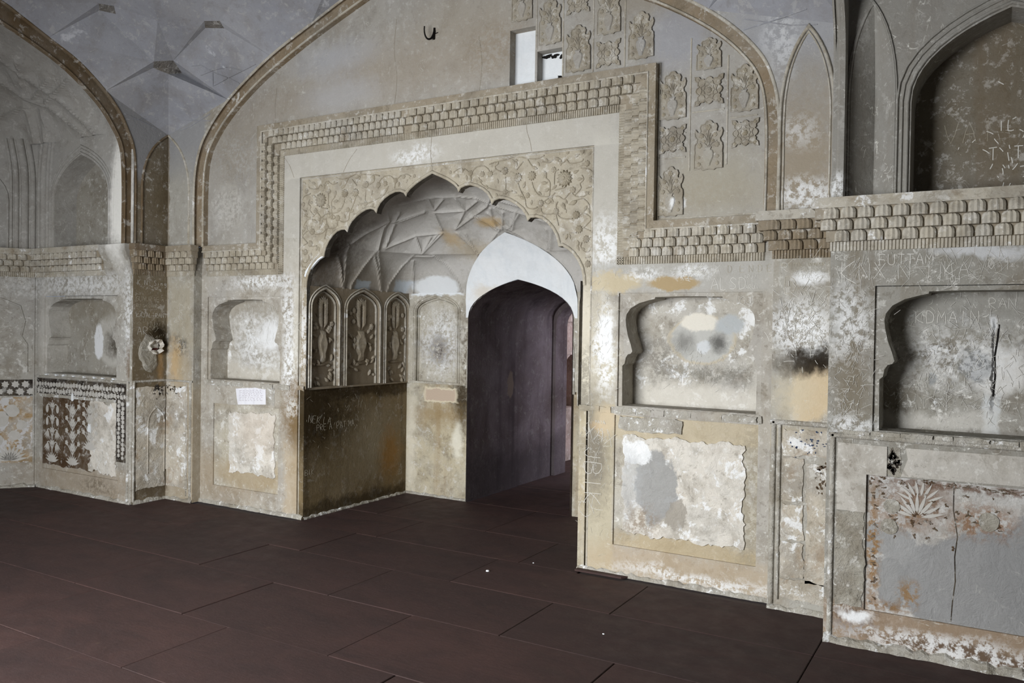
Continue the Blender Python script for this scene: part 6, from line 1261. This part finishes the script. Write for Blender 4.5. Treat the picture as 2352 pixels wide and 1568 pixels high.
for (par, F, t, u, v, h_, kw) in (
  (wall_left, G, 'K.N. Singh', -.385, 1.945, .042, {}), (wall_left, G, 'GUNUR  E n-', -.40, 1.80, .04, dict(mat=m_scd)), (wall_left, G, 'RU SH CHAR', -.395, 1.745, .028, dict(mat=m_scd)), (wall_left, G, 'KAJAL-RANI', -.395, 1.655, .038, {}), (wall_left, G, 'AR', -.385, 1.50, .07, {}), (wall_left, G, 'IN', -.30, 1.56, .06, dict(mat=m_scd)),
  (wall_back, S, 'RU N', -2.84, 1.80, .065, dict(mat=m_scd)), (wall_back, S, 'R', -2.72, 1.68, .09, {}), (wall_back, S, 'K RUN', -2.85, 1.58, .05, dict(tilt=.35)),
  (wall_back, B, 'AVRI', -1.90, 1.72, .06, dict(w=-.2, mat=m_scr)), (wall_back, B, 'P K', -1.47, 1.55, .09, {}), (wall_back, B, 'HIRJU', -1.95, 1.885, .05, {}), (wall_back, B, 'P', -1.46, .36, .05, {}), (wall_back, B, 'ESPINO', -1.50, 2.3, .03, dict(mat=m_scd)),
  (wall_back, B, 'A', 2.16, 1.955, .05, {}), (wall_back, B, 'D  E N D E', 2.24, 1.965, .04, dict(mat=m_scd)), (wall_back, B, 'ALSD', 2.14, 1.862, .068, dict(thick=.003)), (wall_back, B, 'ARUN', 2.34, 1.925, .022, {}), (wall_back, B, 'ARUN', 2.35, 1.862, .024, {}), (wall_back, B, 'DKP', 2.11, 1.816, .02, dict(w=-.012)), (wall_back, B, 'JGJ', 2.27, 1.77, .05, dict(w=-.012)),
  (wall_back, S, 'RU TITTAL  JAUNPUR', 2.575, 1.985, .017, dict(mat=m_scd)), (wall_back, S, 'R', 2.58, 1.955, .05, {}), (wall_back, S, 'ASIF', 2.65, 1.925, .035, {}), (wall_back, S, 'D', 2.60, 1.83, .10, dict(mat=m_scd)), (wall_back, S, '19', 2.82, 1.94, .05, {}),
  (wall_back, B, 'JBIK', 1.30, .82, .12, dict(vert=True, thick=.0028)), (wall_back, B, 'MAYA', 1.375, .985, .022, {}), (wall_back, B, 'XAX', 1.30, .90, .09, dict(tilt=-.3)), (wall_back, B, '15 1', 1.39, .92, .03, {}), (wall_back, B, 'CK', 1.30, .34, .11, dict(tilt=.5, mat=m_scr)),
  (wall_right, R2, 'RCK', 2.925, 1.985, .025, {}), (wall_right, R2, 'FUTTAM', 3.135, 1.955, .05, dict(thick=.003)), (wall_right, R2, 'K', 2.955, 1.865, .11, dict(thick=.003)), (wall_right, R2, 'NX N IM', 3.04, 1.88, .085, dict(thick=.0026)), (wall_right, R2, 'KA', 3.43, 1.89, .07, {}), (wall_right, R2, 'G.S. CH', 3.355, 1.865, .026, {}), (wall_right, R2, '0 1 1', 3.61, 1.92, .05, {}), (wall_right, R2, 'AND', 3.17, 1.865, .02, {}),
  (wall_right, R2, 'KDMAIN', 3.29, 1.665, .06, dict(w=-.2125, thick=.003)), (wall_right, R2, 'RAN', 3.62, 1.74, .05, dict(w=-.2125)), (wall_right, R2, 'ZAI', 3.3, 1.60, .05, dict(w=-.2125)), (wall_right, R2, 'T  TR', 3.60, 2.48, .06, dict(w=-.219, thick=.004)), (wall_right, R2, 'IL V', 3.64, 2.62, .05, dict(w=-.219, thick=.004)), (wall_right, R2, 'VAI', 3.40, 2.58, .10, dict(w=-.219, mat=m_scd)),
  (wall_back, FX(-1.258, 1), 'PRE A  PAT MA', .15, .72, .05, dict(mat=m_scd)), (wall_back, FX(-1.258, 1), 'NEK LA', .05, .80, .06, dict(mat=m_scd, tilt=-.15)), (wall_back, FX(-1.258, 1), 'BIK', .02, .36, .045, dict(mat=m_scd))):
    write(par, F, t, u, v, h_, seed=int(abs(u) * 1000), **kw)
def scribble(parent, F, cu, cv, su, sv, n, w=.0012, L=(.015, .075), mat=None, seed=0, slant=1.35, thick=.0014):
    rn = random.Random(seed); m = Lift()
    for k in range(n):
        u, v = rn.gauss(cu, su), rn.gauss(cv, sv); a = rn.gauss(slant, .6) if rn.random() < .7 else rn.uniform(0, 3.14); l = rn.uniform(*L) * (.35 + .65 * rn.random()); b = rn.uniform(-.22, .22)
        m.sweep(F, [(u + l * t / 4 * cos(a + b * t / 4), v + l * t / 4 * sin(a + b * t / 4)) for t in range(5)], [(-thick / 2, w), (0, w + .0005), (thick / 2, w)])
    m.obj('scratches', mat or m_scr, parent, kind='stuff')
scribble(wall_back, S, 2.70, 1.66, .09, .10, 220, seed=1, thick=.0024); scribble(wall_back, S, 2.75, 1.915, .05, .02, 40, seed=2, slant=.5); scribble(wall_back, B, 2.03, 1.965, .06, .025, 60, seed=3, slant=.6, thick=.0026); scribble(wall_back, B, 1.72, 1.97, .07, .02, 40, seed=4, slant=.6)
scribble(wall_back, B, 1.40, 1.6, .05, .2, 90, seed=5); scribble(wall_back, B, 1.36, .85, .05, .12, 90, seed=6); scribble(wall_back, B, 1.38, .4, .06, .2, 40, seed=7, mat=m_scd)
scribble(wall_back, B, 2.0, 1.38, .2, .08, 130, w=-.2025, seed=8); scribble(wall_back, B, -1.45, 1.3, .04, .3, 120, seed=9); scribble(wall_back, B, -1.41, .95, .04, .06, 50, seed=10); scribble(wall_back, B, -1.75, 1.97, .2, .03, 70, seed=11)
scribble(wall_back, B, -1.95, 1.5, .15, .12, 70, w=-.2025, seed=12); scribble(wall_left, G, -.25, 1.55, .08, .1, 70, seed=13, mat=m_scd); scribble(wall_back, S, -2.72, 1.6, .07, .12, 80, seed=14, mat=m_scd); scribble(wall_back, S, -2.70, 1.40, .05, .05, 40, seed=15)
scribble(wall_right, R2, 3.02, 1.6, .05, .2, 190, seed=16, thick=.0014); scribble(wall_right, R2, 3.0, 1.2, .05, .12, 120, seed=17); scribble(wall_right, R2, 3.4, 1.92, .25, .05, 90, seed=18, L=(.03, .12)); scribble(wall_right, R2, 3.5, 1.5, .2, .15, 260, w=-.2125, seed=19, thick=.0015); scribble(wall_right, R2, 3.5, 1.25, .2, .08, 120, w=-.2125, seed=20)
scribble(wall_left, FY(-.43, -1), 3.0, 1.6, .03, .2, 50, seed=21); scribble(wall_left, FY(-.43, -1), 3.6, 1.93, .3, .03, 70, seed=22); scribble(wall_left, FY(-.43, -1), 3.6, 1.6, .2, .12, 70, w=-.2125, seed=23, mat=m_scd)
scribble(wall_right, R2, 3.62, 2.5, .1, .12, 26, w=-.219, seed=24, thick=.004, L=(.02, .06)); scribble(wall_alcove, FX(-1.258, 1), .6, .75, .35, .15, 90, seed=25, mat=m_scd)
# ---------------------------------------------------------------- small litter
for i, (x, y, s_) in enumerate(((0.79, -0.385, .012), (1.9, -1.0, .006), (0.95, -0.05, .006))):
    rn = random.Random(i); m = MB(); lp = blobloop(0, 0, s_, s_ * .7, .3, 9, i)
    m.dome(lambda u, v, w: (u, v, w), lp, 0, s_ * .7); o = m.obj('plaster_chip', m_tymp); o.location = (x, y, -.001)
    tag(o, ['largest white plaster chip lying on the floor before the alcove', 'tiny plaster chip on the floor near the right wall', 'tiny plaster chip on the floor at the doorway threshold'][i], 'debris')
# wedge of stone sticking out at the foot of the right jamb
o = MB().slab(lambda u, v, w: (u, v, w), [[(1.27, -.06), (1.60, -.055), (1.63, -.015), (1.27, -.015)]], 0.0, .012).obj('stone_offcut', m_stone); tag(o, 'thin stone sliver lying along the foot of the right doorway jamb', 'stone')
